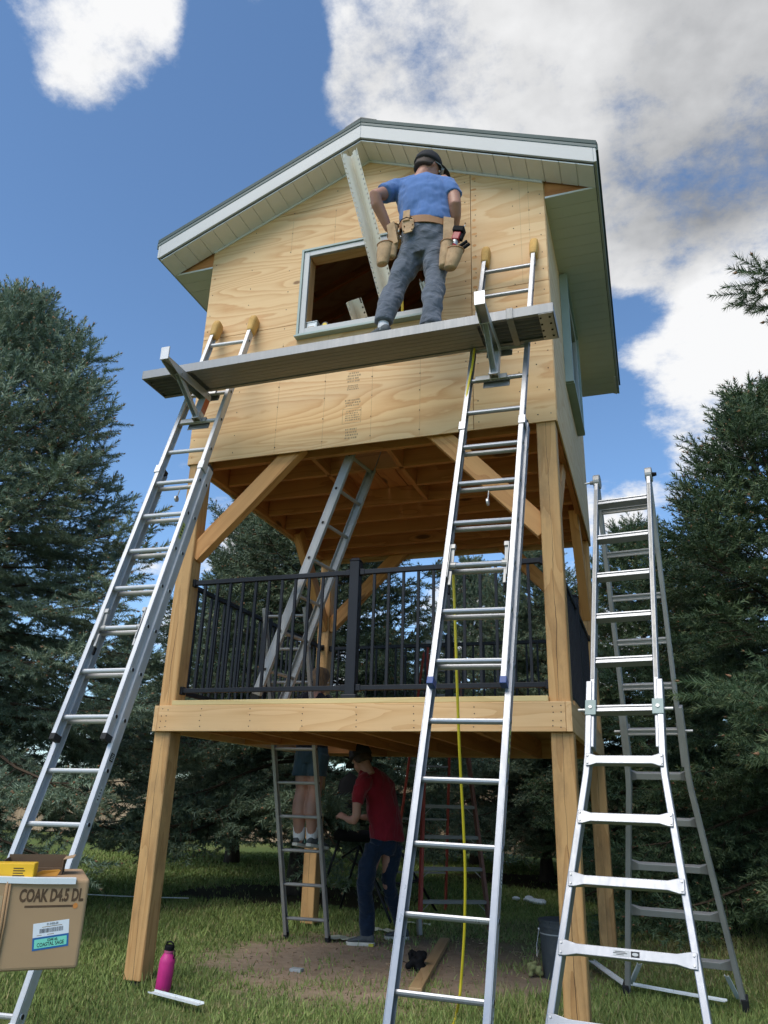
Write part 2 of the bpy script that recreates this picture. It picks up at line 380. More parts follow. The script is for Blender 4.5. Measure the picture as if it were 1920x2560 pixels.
def ground():
    m, h, b = newmat('lawn_ground'); tc = h.n('ShaderNodeTexCoord'); v = tc.outputs['Object']
    n1 = h.noise(v, .8, 5, .6); n2 = h.noise(v, 9., 6, .7); n3 = h.noise(v, 60., 3, .6)
    g = h.mix(h.mapr(n2, .3, .7), (.085, .125, .032), (.165, .205, .065))
    g = h.mix(h.mapr(n1, .48, .68, 0, .55), g, (.16, .135, .06))
    # worn earth under the tower
    def blob(cx, cy, rx, ry, soft=.5):
        q = h.vmath('LENGTH', h.scalev(v, (1/rx, 1/ry, 0), (-cx/rx, -cy/ry, 0)), None, 1)
        q = h.math('ADD', q, h.math('MULTIPLY', h.math('SUBTRACT', h.noise(v, 2.4, 8, .72), .5), 1.5))
        return h.mapr(q, .78, .78+soft, 1, 0, True)
    dirt = h.mix(h.mapr(n2, .3, .75), (.29, .215, .150), (.40, .305, .22))
    dirt = h.mix(h.mapr(n3, .62, .72, 0, .6), dirt, (.08, .055, .035))
    g = h.mix(blob(1.40, 1.6, 1.45, 1.45, .5), g, dirt)
    straw = h.mix(h.mapr(n3, .4, .7), (.19, .15, .075), (.13, .11, .05))
    g = h.mix(h.math('MULTIPLY', blob(3.2, 3.2, 1.8, 1.2, .6), .6), g, straw)
    print_n = h.noise(v, 5.5, 3, .5); g = h.mix(h.math('MULTIPLY', h.mapr(print_n, .55, .66, 0, .35), blob(1.45, 1.35, 1.2, 1.0, .3)), g, (.15, .105, .07))
    mul = h.mix(h.mapr(n3, .4, .65), (.035, .022, .015), (.075, .05, .035))
    for c in ((-1.19, 5.36, 1.9, 1.5), (1.63, 9.27, 2.0, 1.5), (5.6, 5.0, 2.2, 2.2), (-6, 3.3, 2.0, 2.0)): g = h.mix(h.math('MULTIPLY', blob(*c, .35), .85), g, mul)
    h.link(g, b.inputs['Base Color']); b.inputs['Roughness'].default_value = .95; b.inputs['Specular IOR Level'].default_value = .1
    bump(h, b, h.math('ADD', n2, h.math('MULTIPLY', n3, .5)), .8, .02)
    bm = bmesh.new()
    xs = [-400, -120, -50]+list(np.linspace(-22, 16, 77))+[50, 120, 400]; ys = [-60, -25]+list(np.linspace(-10, 22, 65))+[50, 120, 500]
    rs = random.Random(1); grid = []
    for y in ys: grid.append([bm.verts.new((x, y, 0)) for x in xs])
    for j in range(len(ys)-1):
        for i in range(len(xs)-1): bm.faces.new((grid[j][i], grid[j][i+1], grid[j+1][i+1], grid[j+1][i]))
    me = bpy.data.meshes.new('ground'); bm.to_mesh(me); bm.free(); me.materials.append(m)
    for p in me.polygons: p.use_smooth = True
    tag(link('ground', me), kind='structure')
ground()

# ------------------------------------------------------------------ the playhouse tower
W = 3.05; D = 3.0; PW = .14
Z_RB, Z_RT = 1.64, 1.825       # lower rim
Z_DT = Z_RT+.038               # deck top
Z_HB = 3.81                    # underside of the plywood
Z_WT = 6.0; SL = .437; XM = W/2  # wall top at the corners, roof slope, ridge x
Z_AP = Z_WT+SL*XM
EY0, EY1, EX = -.25, D+.43, .42
tower = thing('elevated_playhouse', (XM, D/2, 0), 'two storey timber tower playhouse on posts, plywood walls half clad under a gable roof', 'playhouse')

def posts():
    for (x, y) in ((0, 0), (W-PW, 0), (0, D-PW), (W-PW, D-PW)):
        front = y == 0
        # lower length, then upper length standing on the notch of the rim, set back behind it
        zl = .03 if (x, y) != (0, 0) else .03
        plank('post', (x+PW/2, y+PW/2, zl), (x+PW/2, y+PW/2, Z_RB), PW, PW, 'fir_post', tower, up=(0, 1, 0), bevel=.006)
        inx = .004 if x == 0 else -.004; iny = .004 if y == 0 else -.004
        plank('post', (x+PW/2+inx, y+PW/2+iny, Z_RB+.002), (x+PW/2+inx, y+PW/2+iny, Z_HB+.10), PW-.004, PW-.004, 'fir_post', tower, up=(0, 1, 0), bevel=.006)
        MB().box((x+.02, y+.02, -.05), (x+PW-.02, y+PW-.02, .032)).build('post_base', 'black_rubber', tower)
posts()

def lower_deck():
    t = .038; h = Z_RT-Z_RB; zc = (Z_RT+Z_RB)/2
    # rim joists: the front and rear ones overlap the ends, flush with the outside of the posts
    plank('rim_joist', (t, -.002+t/2-.036, zc), (W-t, -.002+t/2-.036, zc), t, h, 'fir_fresh', tower)
    plank('rim_joist', (t, D+.036-t/2+.002, zc), (W-t, D+.036-t/2+.002, zc), t, h, 'fir', tower)
    for x in (t/2-.001, W-t/2+.001):
        plank('rim_joist', (x, -.036, zc), (x, D+.036, zc), t, h, 'fir_fresh', tower)
    xs = [.40+.406*i for i in range(6)]
    for x in xs:
        if .1 < x < .75:
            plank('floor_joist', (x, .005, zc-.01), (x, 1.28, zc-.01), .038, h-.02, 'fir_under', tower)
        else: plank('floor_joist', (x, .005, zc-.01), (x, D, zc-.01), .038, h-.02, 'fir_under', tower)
    for y in (1.30, 2.55): plank('hatch_header', (.06, y, zc-.01), (.80, y, zc-.01), .038, h-.02, 'fir_under', tower)
    # decking boards along X, notched away at the posts; a hatch is left open at the left
    y = -.034; k = 0
    while y < D:
        w = .137; y1 = min(y+w, D+.03); yc = (y+y1)/2; ww = y1-y
        m = 'deck_yellow' if k == 0 else 'fir'
        x0, x1 = (.142, W-.142) if (y < PW or y1 > D-PW) else (.002, W-.002)
        zz = Z_RT+.019
        if y1 > 1.33 and y < 2.52:
            plank('deck_board', (.80, yc, zz), (x1, yc, zz), ww, .036, m, tower)
            plank('deck_board', (x0, yc, zz), (.10, yc, zz), ww, .036, m, tower)
        else: plank('deck_board', (x0, yc, zz), (x1, yc, zz), ww, .036, m, tower)
        y += w+.005; k += 1
    # screw heads in the front rim
    mb = MB()
    for x in (.07, .115)+tuple(xs)+(W-.115, W-.07):
        for q in range(4):
            z = Z_RB+.03+q*.042+random.uniform(-.006, .006); xx = x+random.uniform(-.006, .006)
            mb.cyl((xx, -.0395, z), (xx, -.032, z), .0042, n=6)
    tag(mb.build('screw_heads', 'nail', tower), kind='stuff')
random.seed(4)
lower_deck()

def upper_floor():
    h = .19; z0 = Z_HB+.012; zc = z0+h/2
    # beams on the post lines, joists along X, subfloor boards along Y
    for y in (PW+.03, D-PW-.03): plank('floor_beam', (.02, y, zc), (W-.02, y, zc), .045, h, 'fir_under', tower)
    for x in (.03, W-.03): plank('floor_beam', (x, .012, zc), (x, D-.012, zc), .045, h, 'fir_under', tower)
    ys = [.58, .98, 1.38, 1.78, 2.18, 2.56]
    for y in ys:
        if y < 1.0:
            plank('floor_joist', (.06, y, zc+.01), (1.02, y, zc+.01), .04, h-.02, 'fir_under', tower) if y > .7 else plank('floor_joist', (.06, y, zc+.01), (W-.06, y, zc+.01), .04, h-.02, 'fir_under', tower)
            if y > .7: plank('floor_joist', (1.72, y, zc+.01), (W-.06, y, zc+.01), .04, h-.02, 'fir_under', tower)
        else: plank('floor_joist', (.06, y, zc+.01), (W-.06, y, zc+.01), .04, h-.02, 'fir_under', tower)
    for x in (1.04, 1.70): plank('hatch_header', (x, .20, zc+.01), (x, 1.36, zc+.01), .04, h-.02, 'fir_under', tower)
    x = .02; i = 0
    while x < W-.03:
        x1 = min(x+.185, W-.02); xc = (x+x1)/2
        for ya, yb in (((.60, D-.02),) if 1.06 < xc < 1.68 else ((.02, D-.02),)):
            plank('subfloor_board', (xc, ya, z0+h+.012), (xc, yb, z0+h+.012), x1-x-.006, .022, 'fir_under', tower)
        x += .187; i += 1
upper_floor()

def braces():
    # knee braces: front, rear and both sides
    for y in (.075, D-.075):
        plank('knee_brace', (.115, y, 3.02), (1.00, y, 3.90), .085, .14, 'brace_wood', tower, up=(-1, 0, 1))
        plank('knee_brace', (W-.115, y, 3.00), (2.09, y, 3.92), .085, .14, 'brace_wood', tower, up=(1, 0, 1))
    for x in (.075, W-.075):
        plank('knee_brace', (x, .10, 3.02), (x, .97, 3.90), .085, .14, 'brace_wood', tower, up=(0, -1, 1))
        plank('knee_brace', (x, D-.10, 3.02), (x, D-.97, 3.90), .085, .14, 'brace_wood', tower, up=(0, 1, 1))
braces()

def sheet(name, poly, axis, at, th, mat, parent):
    """plywood sheet: polygon of (u, z) in the wall plane; local X = grain along the wall"""
    if axis == 'y': M = Matrix.Translation((0, at, 0))
    else: M = Matrix(((0, -1, 0, at), (1, 0, 0, 0), (0, 0, 1, 0), (0, 0, 0, 1)))
    mb = MB(); mb.poly([(u, 0, z) for u, z in poly], (0, th, 0))
    o = mb.build(name, mat, parent, M=M)
    return o
def roofz(x): return Z_AP-SL*abs(x-XM)-.004
def walls():
    g = .0025; T = -.012; sx = 2.45; zs = 5.03
    zt = 6.25; xa = XM-(Z_AP-.004-zt)/SL; xb = XM+(Z_AP-.004-zt)/SL
    wx0, wx1, wz0, wz1 = 1.0, 2.10, 4.95, 5.71
    # front: lower sheets, middle sheet round the window (four pieces so that the opening is real), gable
    sheet('plywood_sheet', [(-.006, Z_HB), (sx-g, Z_HB), (sx-g, wz0), (-.006, wz0)], 'y', T, .012, 'ply', tower) if False else None
    sheet('plywood_sheet', [(-.006, Z_HB), (sx-g, Z_HB), (sx-g, zs-g), (wx1, zs-g), (wx1, wz0), (wx0, wz0), (wx0, zs-g), (-.006, zs-g)], 'y', T, .012, 'ply', tower)
    sheet('plywood_sheet', [(sx+g, Z_HB), (W+.006, Z_HB), (W+.006, zs-g), (sx+g, zs-g)], 'y', T, .012, 'ply', tower)
    sheet('plywood_sheet', [(-.006, zs+g), (wx0, zs+g), (wx0, wz1), (wx1, wz1), (wx1, zs+g), (sx-g, zs+g), (sx-g, min(zt, roofz(sx))-g), (xa if xa > 0 else 0, zt-g), (-.006, roofz(-.006))], 'y', T, .012, 'ply', tower)
    sheet('plywood_sheet', [(sx+g, zs+g), (W+.006, zs+g), (W+.006, roofz(W+.006)), (sx+g, roofz(sx))], 'y', T, .012, 'ply_pale', tower)
    sheet('plywood_sheet', [(xa+.004, zt+g), (sx-g, zt+g), (sx-g, roofz(sx)), (XM, Z_AP-.004)], 'y', T, .012, 'ply', tower)
    # right wall with its window opening, left and rear walls
    ry0, ry1, rz0, rz1 = 1.05, 2.0, 4.75, 5.72
    def side(at, th, a0, a1, zt):
        sheet('plywood_sheet', [(0, Z_HB), (1.22-g, Z_HB), (1.22-g, zt), (0, zt)], 'x', at, th, 'ply_pale', tower) if False else None
    for at in (W+.0125, ):
        sheet('plywood_sheet', [(.004, Z_HB), (1.22-g, Z_HB), (1.22-g, rz0), (ry0, rz0), (ry0, rz1), (1.22-g, rz1), (1.22-g, Z_WT), (.004, Z_WT)], 'x', at, .012, 'ply_pale', tower)
        sheet('plywood_sheet', [(1.22+g, Z_HB), (2.44-g, Z_HB), (2.44-g, Z_WT), (1.22+g, Z_WT), (1.22+g, rz1), (ry1, rz1), (ry1, rz0), (1.22+g, rz0)], 'x', at, .012, 'ply_pale', tower)
        sheet('plywood_sheet', [(2.44+g, Z_HB), (D, Z_HB), (D, Z_WT), (2.44+g, Z_WT)], 'x', at, .012, 'ply_pale', tower)
    sheet('plywood_sheet', [(.004, Z_HB), (1.22-g, Z_HB), (1.22-g, Z_WT), (.004, Z_WT)], 'x', -.0005, .012, 'ply_pale', tower)
    sheet('plywood_sheet', [(1.22+g, Z_HB), (D, Z_HB), (D, Z_WT), (1.22+g, Z_WT)], 'x', -.0005, .012, 'ply_pale', tower)
    sheet('plywood_sheet', [(-.006, Z_HB), (W+.006, Z_HB), (W+.006, roofz(W)), (XM, Z_AP-.004), (-.006, roofz(0))], 'y', D+.002, .012, 'ply', tower)
    # studs and jambs seen through the opening
    for (x, z0, z1) in ((wx0-.02, 4.05, 6.1), (wx1+.02, 4.05, 6.1)): plank('stud', (x, .055, z0), (x, .055, z1), .038, .10, 'fir', tower, up=(0, 1, 0))
    plank('window_header', (wx0, .055, wz1+.02), (wx1, .055, wz1+.02), .10, .038, 'fir_fresh', tower)
    plank('window_sill', (wx0, .055, wz0-.02), (wx1, .055, wz0-.02), .10, .038, 'fir_fresh', tower)
    for k in range(7): plank('stud', (.2+.44*k, D-.055, 4.05), (.2+.44*k, D-.055, roofz(.2+.44*k)-.12), .038, .09, 'fir_under', tower, up=(0, 1, 0))
    for k in range(7):
        for x in (.05, W-.05):
            if x > 1 and 1.0 < .25+.42*k < 2.05: continue
            plank('stud', (x, .25+.42*k, 4.05), (x, .25+.42*k, 5.95), .038, .09, 'fir_under', tower, up=(1, 0, 0))
    # front window trim: white casing with a sage outer channel
    wt = MB(); c = .068
    ox0, ox1, oz0, oz1 = .935, 2.165, 4.885, 5.775
    win = MB()
    for a, b in (((ox0+.018, -.040, oz0+.018), (ox0+c, -.0125, oz1-.018)), ((ox1-c, -.040, oz0+.018), (ox1-.018, -.0125, oz1-.018)),
                 ((ox0+c, -.040, oz1-c), (ox1-c, -.0125, oz1-.018)), ((ox0+c, -.040, oz0+.018), (ox1-c, -.0125, oz0+c))): win.box(a, b)
    fw = win.build('front_window', 'white_trim', tower, bevel=.003)
    for a, b in (((ox0-.004, -.052, oz0-.004), (ox0+.017, -.0123, oz1+.004)), ((ox1-.017, -.052, oz0-.004), (ox1+.004, -.0123, oz1+.004)),
                 ((ox0+.0172, -.052, oz1-.017), (ox1-.0172, -.0123, oz1+.004)), ((ox0+.0172, -.052, oz0-.004), (ox1-.0172, -.0123, oz0+.017)), ((ox0-.01, -.075, oz0-.022), (ox1+.01, -.0123, oz0-.006))):
        MB().box(a, b).build('sage_channel', 'sage', fw, bevel=.002)
    # window in the right wall
    rw = MB(); X0 = W+.0128
    for a, b in (((X0, ry0-.05, rz0-.05), (X0+.05, ry0+.02, rz1+.05)), ((X0, ry1-.02, rz0-.05), (X0+.05, ry1+.05, rz1+.05)), ((X0, ry0+.02, rz1-.02), (X0+.05, ry1-.02, rz1+.05)), ((X0, ry0+.02, rz0-.05), (X0+.05, ry1-.02, rz0+.02)), ((X0, 1.49, rz0+.02), (X0+.035, 1.56, rz1-.02))): rw.box(a, b)
    rwo = rw.build('side_window', 'white_trim', tower, bevel=.004)
    for ya, yb, xx in ((ry0+.0203, 1.4897, X0+.012), (1.5603, ry1-.0203, X0+.02)):
        MB().box((xx, ya, rz0+.0203), (xx+.006, yb, rz1-.0203)).build('pane', 'glass_dark', rwo)
    for a, b in (((X0-.0003, ry0-.085, rz0-.08), (X0+.07, ry0-.052, rz1+.08)), ((X0-.0003, ry1+.052, rz0-.08), (X0+.07, ry1+.08, rz1+.08)), ((X0-.0003, ry0-.0515, rz0-.085), (X0+.075, ry1+.0515, rz0-.052)), ((X0-.0003, ry0-.0515, rz1+.052), (X0+.07, ry1+.0515, rz1+.08))):
        MB().box(a, b).build('sage_channel', 'sage', rwo, bevel=.002)
    # nails along the studs, plywood plugs along the vertical edge, snapped pencil lines and the mill stamp
    nl = MB(); rs = random.Random(7)
    for x in (.03, .42, .80, 1.22, 1.63, 2.03, 2.40, 2.49, 2.80, 2.93, 3.02):
        z = Z_HB+.06
        while z < roofz(x)-.05:
            if not (ox0 < x < ox1 and oz0 < z < oz1):
                nl.cyl((x+rs.uniform(-.008, .008), -.0136, z), (x, -.011, z), .0042, n=6)
            z += .19+rs.uniform(-.04, .04)
    tag(nl.build('nail_heads', 'nail', tower), kind='stuff')
    ln = MB()
    for x in (.80, 1.22, 1.63, 2.03): ln.box((x-.0008, -.0127, Z_HB+.01), (x+.0008, -.0118, 4.86))
    for x in (.80, 1.22, 2.86, 2.93): ln.box((x-.0008, -.0127, 5.80 if x < 2 else 5.05), (x+.0008, -.0118, min(6.2, roofz(x)-.02)))
    ln.build('pencil_lines', 'print_grey', tower)
    z = 5.08
    while z < roofz(sx)-.05:
        n = 10; a = rs.uniform(.014, .026); q = rs.uniform(.010, .016); xc = sx+.028
        MB().poly([(xc+a*math.cos(2*math.pi*k/n), -.0126, z+q*math.sin(2*math.pi*k/n)) for k in range(n)], (0, .001, 0)).build('plywood_plug', 'brace_wood', tower); z += rs.uniform(.06, .12)
walls()

def text(s, size, M, mat, parent, name='lettering', ext=.0004, align='CENTER', sx=1.0, bold=0.0):
    cu = bpy.data.curves.new(name, 'FONT'); cu.body = s; cu.size = size; cu.extrude = ext; cu.align_x = align; cu.align_y = 'CENTER'; cu.offset = bold; cu.resolution_u = 3
    tmp = bpy.data.objects.new('tmp', cu); COL.objects.link(tmp)
    dg = bpy.context.evaluated_depsgraph_get(); me = bpy.data.meshes.new_from_object(tmp.evaluated_get(dg))
    bpy.data.objects.remove(tmp); bpy.data.curves.remove(cu)
    me.materials.clear(); me.materials.append(MATS[mat])
    return link(name, me, parent, M @ Matrix.Diagonal((sx, 1, 1, 1)))
def facing(origin, right, up):
    r = V(right).normalized(); u = V(up); u = (u-r*u.dot(r)).normalized(); n = r.cross(u)
    return Matrix(((r.x, u.x, n.x, origin[0]), (r.y, u.y, n.y, origin[1]), (r.z, u.z, n.z, origin[2]), (0, 0, 0, 1)))
def stamp():
    rs = random.Random(3)
    def blk(z0, z1, rows, w=.075):
        for k in range(rows):
            z = z1-(z1-z0)*(k+.5)/rows
            s = ''.join(rs.choice('EIHLTNAORS8M ') for _ in range(rs.randint(9, 14)))
            mb = MB(); x = 1.465-w*rs.uniform(.7, 1)
            while x < 1.465+w*rs.uniform(.55, 1):
                l = rs.uniform(.004, .016); mb.box((x, -.0127, z-(z1-z0)/rows*.3), (x+l, -.0118, z+(z1-z0)/rows*.3)); x += l+rs.uniform(.003, .007)
            mb.build('mill_stamp', 'print_grey', tower)
    blk(4.37, 4.47, 4, .06); blk(4.30, 4.35, 3, .06); blk(4.02, 4.12, 5, .07); blk(4.15, 4.22, 3, .07); blk(3.86, 3.96, 4, .06)
    fb = MB(); a0, a1, b0, b1 = 1.385, 1.545, 4.0, 4.135
    for a, b in (((a0, -.0127, b0), (a1, -.0118, b0+.003)), ((a0, -.0127, b1-.003), (a1, -.0118, b1)), ((a0, -.0127, b0+.003), (a0+.003, -.0118, b1-.003)), ((a1-.003, -.0127, b0+.003), (a1, -.0118, b1-.003))): fb.box(a, b)
    fb.build('mill_stamp', 'print_grey', tower)
stamp()

def roof():
    dz = .0; th = .02
    rf = MB()
    ztop = lambda x, o=0: Z_AP+.205-SL*abs(x-XM)+o     # top of the rafters / sheathing
    xl, xr = -EX, W+EX
    # sheathing boards under the metal (visible from inside as a dark underside)
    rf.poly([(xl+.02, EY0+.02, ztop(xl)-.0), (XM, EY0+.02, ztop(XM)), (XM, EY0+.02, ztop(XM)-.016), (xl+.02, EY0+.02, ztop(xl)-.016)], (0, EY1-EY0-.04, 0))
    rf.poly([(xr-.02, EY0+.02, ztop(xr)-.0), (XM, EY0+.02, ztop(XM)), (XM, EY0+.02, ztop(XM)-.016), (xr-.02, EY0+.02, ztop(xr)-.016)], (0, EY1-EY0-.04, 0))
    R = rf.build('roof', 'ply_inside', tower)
    # rafters
    for k in range(8):
        y = .05+k*(D-.1)/7
        for sx in (-1, 1):
            xe = XM+sx*(XM+EX-.03)
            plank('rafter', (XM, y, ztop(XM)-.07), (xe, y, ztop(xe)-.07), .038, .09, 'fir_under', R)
    plank('ridge_beam', (XM, .02, ztop(XM)-.15), (XM, D-.02, ztop(XM)-.15), .045, .19, 'fir_under', R)
    # ribbed metal sheets down each slope: one mesh per sheet
    for sx in (-1, 1):
        ny = 4; wy = (EY1-EY0+.04)/ny
        for q in range(ny):
            ya = EY0-.02+q*wy; n = 40; mb = MB(); prof = []
            for i in range(n+1):
                y = ya+wy*i/n; ph = (y-EY0) % .064/.064
                zz = .017 if .30 < ph < .70 else .0
                prof.append((y, zz))
            xe = XM+sx*(XM+EX+.035)
            a = [(XM, y, ztop(XM)+.006+z) for y, z in prof]; b = [(xe, y, ztop(xe)+.006+z) for y, z in prof]
            mb.add(a+b, [(i, i+1, n+2+i, n+1+i) for i in range(n)])
            o = mb.build('roof_sheet', 'roof_metal', R)
            s = o.modifiers.new('Solid', 'SOLIDIFY'); s.thickness = .003
    # ridge cap, rake drip edges (sage / dark green) and fascias
    MB().poly([(XM-.15, EY0-.03, ztop(XM-.15)+.026), (XM, EY0-.03, ztop(XM)+.03), (XM+.15, EY0-.03, ztop(XM+.15)+.026), (XM+.15, EY0-.03, ztop(XM+.15)+.034), (XM, EY0-.03, ztop(XM)+.044), (XM-.15, EY0-.03, ztop(XM-.15)+.034)], (0, EY1-EY0+.06, 0)).build('ridge_cap', 'roof_dark', R)
    for yy, s in ((EY0, -1), (EY1, 1)):
        for sx in (-1, 1):
            xe = XM+sx*(XM+EX)
            xe2 = XM+sx*(XM+EX+.03)
            f0 = .155
            # white fascia board
            MB().poly([(XM, yy, ztop(XM)-.03-f0), (XM, yy, ztop(XM)-.03), (xe, yy, ztop(xe)-.03), (xe, yy, ztop(xe)-.03-f0)], (0, -.022*s*-1, 0)).build('fascia', 'white_trim', R, bevel=.003)
            # green drip edge with a step
            MB().poly([(XM, yy+.03*s, ztop(XM)-.012), (XM, yy+.03*s, ztop(XM)+.028), (xe2, yy+.03*s, ztop(xe2)+.028), (xe2, yy+.03*s, ztop(xe2)-.012)], (0, -.05*s, 0)).build('drip_edge', 'roof_metal', R, bevel=.003)
            MB().poly([(XM, yy+.027*s, ztop(XM)-.045), (XM, yy+.027*s, ztop(XM)-.0125), (xe2, yy+.027*s, ztop(xe2)-.0125), (xe2, yy+.027*s, ztop(xe2)-.045)], (0, -.025*s, 0)).build('drip_edge', 'drip_green', R, bevel=.004)
    # eave fascias, dark sub-fascia and the corrugated eave edge
    for sx in (-1, 1):
        xe = XM+sx*(XM+EX)
        MB().box((min(xe, xe+.022*sx), EY0-.022, ztop(xe)-.03-.155), (max(xe, xe+.022*sx), EY1+.022, ztop(xe)-.04)).build('eave_fascia', 'white_trim', R, bevel=.003)
        MB().box((min(xe+.0225*sx, xe+.04*sx), EY0-.02, ztop(xe)-.075), (max(xe+.0225*sx, xe+.04*sx), EY1+.02, ztop(xe)-.012)).build('drip_edge', 'roof_metal', R)
    # rake soffit panels (each plank of it) at the front and the rear, under the slope
    zs = lambda x: roofz(x)+.004
    for ya, yb in ((EY0+.001, -.0125), (D+.0145, EY1-.001)):
        for sx in (-1, 1):
            L = XM+EX-.004; n = 15; w = L/n
            for k in range(n):
                xa, xb = XM+sx*(k*w+.0035), XM+sx*((k+1)*w-.0035)
                MB().poly([(xa, ya, zs(xa)), (xb, ya, zs(xb)), (xb, ya, zs(xb)+.009), (xa, ya, zs(xa)+.009)], (0, yb-ya, 0)).build('soffit_panel', 'soffit_mat', R)
            xe = XM+sx*L
            MB().poly([(XM, ya+.001, zs(XM)+.0075), (xe, ya+.001, zs(xe)+.0075), (xe, ya+.001, zs(xe)+.012), (XM, ya+.001, zs(XM)+.012)], (0, yb-ya-.002, 0)).build('soffit_backing', 'soffit_mat', R)
            yw = -.0126 if ya < 0 else D+.0146; s = -1 if ya < 0 else 1
            MB().poly([(XM, yw, zs(XM)-.022), (XM, yw, zs(XM)-.001), (xe*.999, yw, zs(xe)-.001), (xe*.999, yw, zs(xe)-.022)] if False else [(XM, yw, zs(XM)-.02), (XM, yw, zs(XM)-.001), (XM+sx*XM, yw, zs(XM+sx*XM)-.001), (XM+sx*XM, yw, zs(XM+sx*XM)-.02)], (0, .010*s, 0)).build('soffit_channel', 'soffit_mat', R)
    # level eave soffits, planks across
    for sx in (-1, 1):
        xa, xb = XM+sx*(XM+.013), XM+sx*(XM+EX-.004); ze = zs(XM+sx*(XM+EX))+.012
        n = 26; y0, y1 = .0, EY1-.02; w = (y1-y0)/n
        for k in range(n):
            MB().box((min(xa, xb), y0+k*w+.002, ze), (max(xa, xb), y0+(k+1)*w-.002, ze+.008)).build('soffit_panel', 'soffit_mat', R)
        MB().box((min(xa, xb)+.003, y0+.002, ze+.0065), (max(xa, xb)-.003, y1, ze+.011)).build('soffit_backing', 'soffit_mat', R)
        MB().box((min(xa, xb), -.008, ze-.004), (max(xa, xb), -.0005, ze+.014)).build('soffit_channel', 'soffit_mat', R)
        # closing board of the eave box, dark inside
        MB().poly([(xa, .01, ze+.012), (xb, .01, ze+.012), (xa, .01, zs(XM+sx*(XM+.013))+.05)], (0, .012, 0)).build('eave_end_board', 'fir_under', R)
roof()

def railing():
    zb, zt = 1.945, 2.79; zd = Z_DT
    def rail_side(p0, p1, mid=True):
        p0, p1 = V(p0), V(p1); d = (p1-p0).normalized(); L = (p1-p0).length
        n = V((-d.y, d.x, 0))
        R = MB().beam(p0+V((0, 0, zt)), p1+V((0, 0, zt)), .036, .036).build('railing', 'black_steel', tower, bevel=.003)
        MB().beam(p0+V((0, 0, zb)), p1+V((0, 0, zb)), .034, .034).build('bottom_rail', 'black_steel', R, bevel=.003)
        for q in (p0, p1):
            for z in (zb, zt): MB().beam(q+V((0, 0, z-.03)), q+V((0, 0, z+.03)), .05, .05, up=n).build('bracket', 'black_steel', R, bevel=.004)
        if mid:
            m = (p0+p1)/2
            MB().beam(m+V((0, 0, zd)), m+V((0, 0, zt+.085)), .075, .075, up=n).build('railing_post', 'black_steel', R, bevel=.004)
            MB().add([m+n*(a*.042)+d*(b*.042)+V((0, 0, zt+.0855)) for a, b in ((-1, -1), (1, -1), (1, 1), (-1, 1))]+[m+n*(a*.025)+d*(b*.025)+V((0, 0, zt+.108)) for a, b in ((-1, -1), (1, -1), (1, 1), (-1, 1))], MB.BF).build('post_cap', 'black_steel', R)
            MB().beam(m+V((0, 0, zd-.001)), m+V((0, 0, zd+.035)), .115, .115, up=n).build('base_plate', 'black_steel', R, bevel=.008)
            for sgn in (-1, 1):
                for z in (zb, zt): MB().beam(m+d*(sgn*.038)+V((0, 0, z)), m+d*(sgn*.075)+V((0, 0, z)), .046, .046).build('bracket', 'black_steel', R, bevel=.004)
        spans = ((0, L/2-.0375), (L/2+.0375, L)) if mid else ((0, L),)
        bal = None
        for a, b in spans:
            k = int(round((b-a)/.108)); 
            for i in range(1, k):
                q = p0+d*(a+(b-a)*i/k)
                plank('baluster', q+V((0, 0, zb+.01)), q+V((0, 0, zt-.01)), .019, .019, 'black_steel', R, up=n, bevel=0)
    rail_side((PW, .075, 0), (W-PW, .075, 0)); rail_side((PW, D-.075, 0), (W-PW, D-.075, 0))
    rail_side((.075, PW, 0), (.075, D-PW, 0)); rail_side((W-.075, PW, 0), (W-.075, D-PW, 0))
railing()

# ------------------------------------------------------------------ ladders, jacks and plank
def obox(mb, p0, p1, a, b, a0, a1, b0, b1):
    """prism from p0 to p1 with a rectangular section in the axes a, b"""
    p0, p1, a, b = V(p0), V(p1), V(a), V(b); vs = []
    for p in (p0, p1):
        for s, t in ((a0, b0), (a1, b0), (a1, b1), (a0, b1)): vs.append(p+a*s+b*t)
    return mb.add(vs, MB.BF)
def channel(p0, p1, out, n, depth, flange, t=.0045):
    mb = MB()
    # web on the outside, flanges turned inwards
    obox(mb, p0, p1, out, n, flange-t, flange, -depth/2, depth/2)
    obox(mb, p0, p1, out, n, 0, flange-t, depth/2-t, depth/2)
    obox(mb, p0, p1, out, n, 0, flange-t, -depth/2, -depth/2+t)
    for e in (-.32, .32): obox(mb, p0, p1, out, n, flange, flange+.0016, depth*e-.0022, depth*e+.0022)
    return mb
def rung_mesh(mb, a, b, d, n, r=.0165):
    """D-shaped rung: flat tread on top"""
    ring = []
    for k in range(12):
        t = 2*math.pi*k/12; c, s = math.cos(t), math.sin(t)
        ring.append((r*c, min(r*s, r*.62)))
    up = -V(d).normalized()
    mb.loft([[V(p)+V(n)*x+up*y for x, y in ring] for p in (a, b)])
    return mb
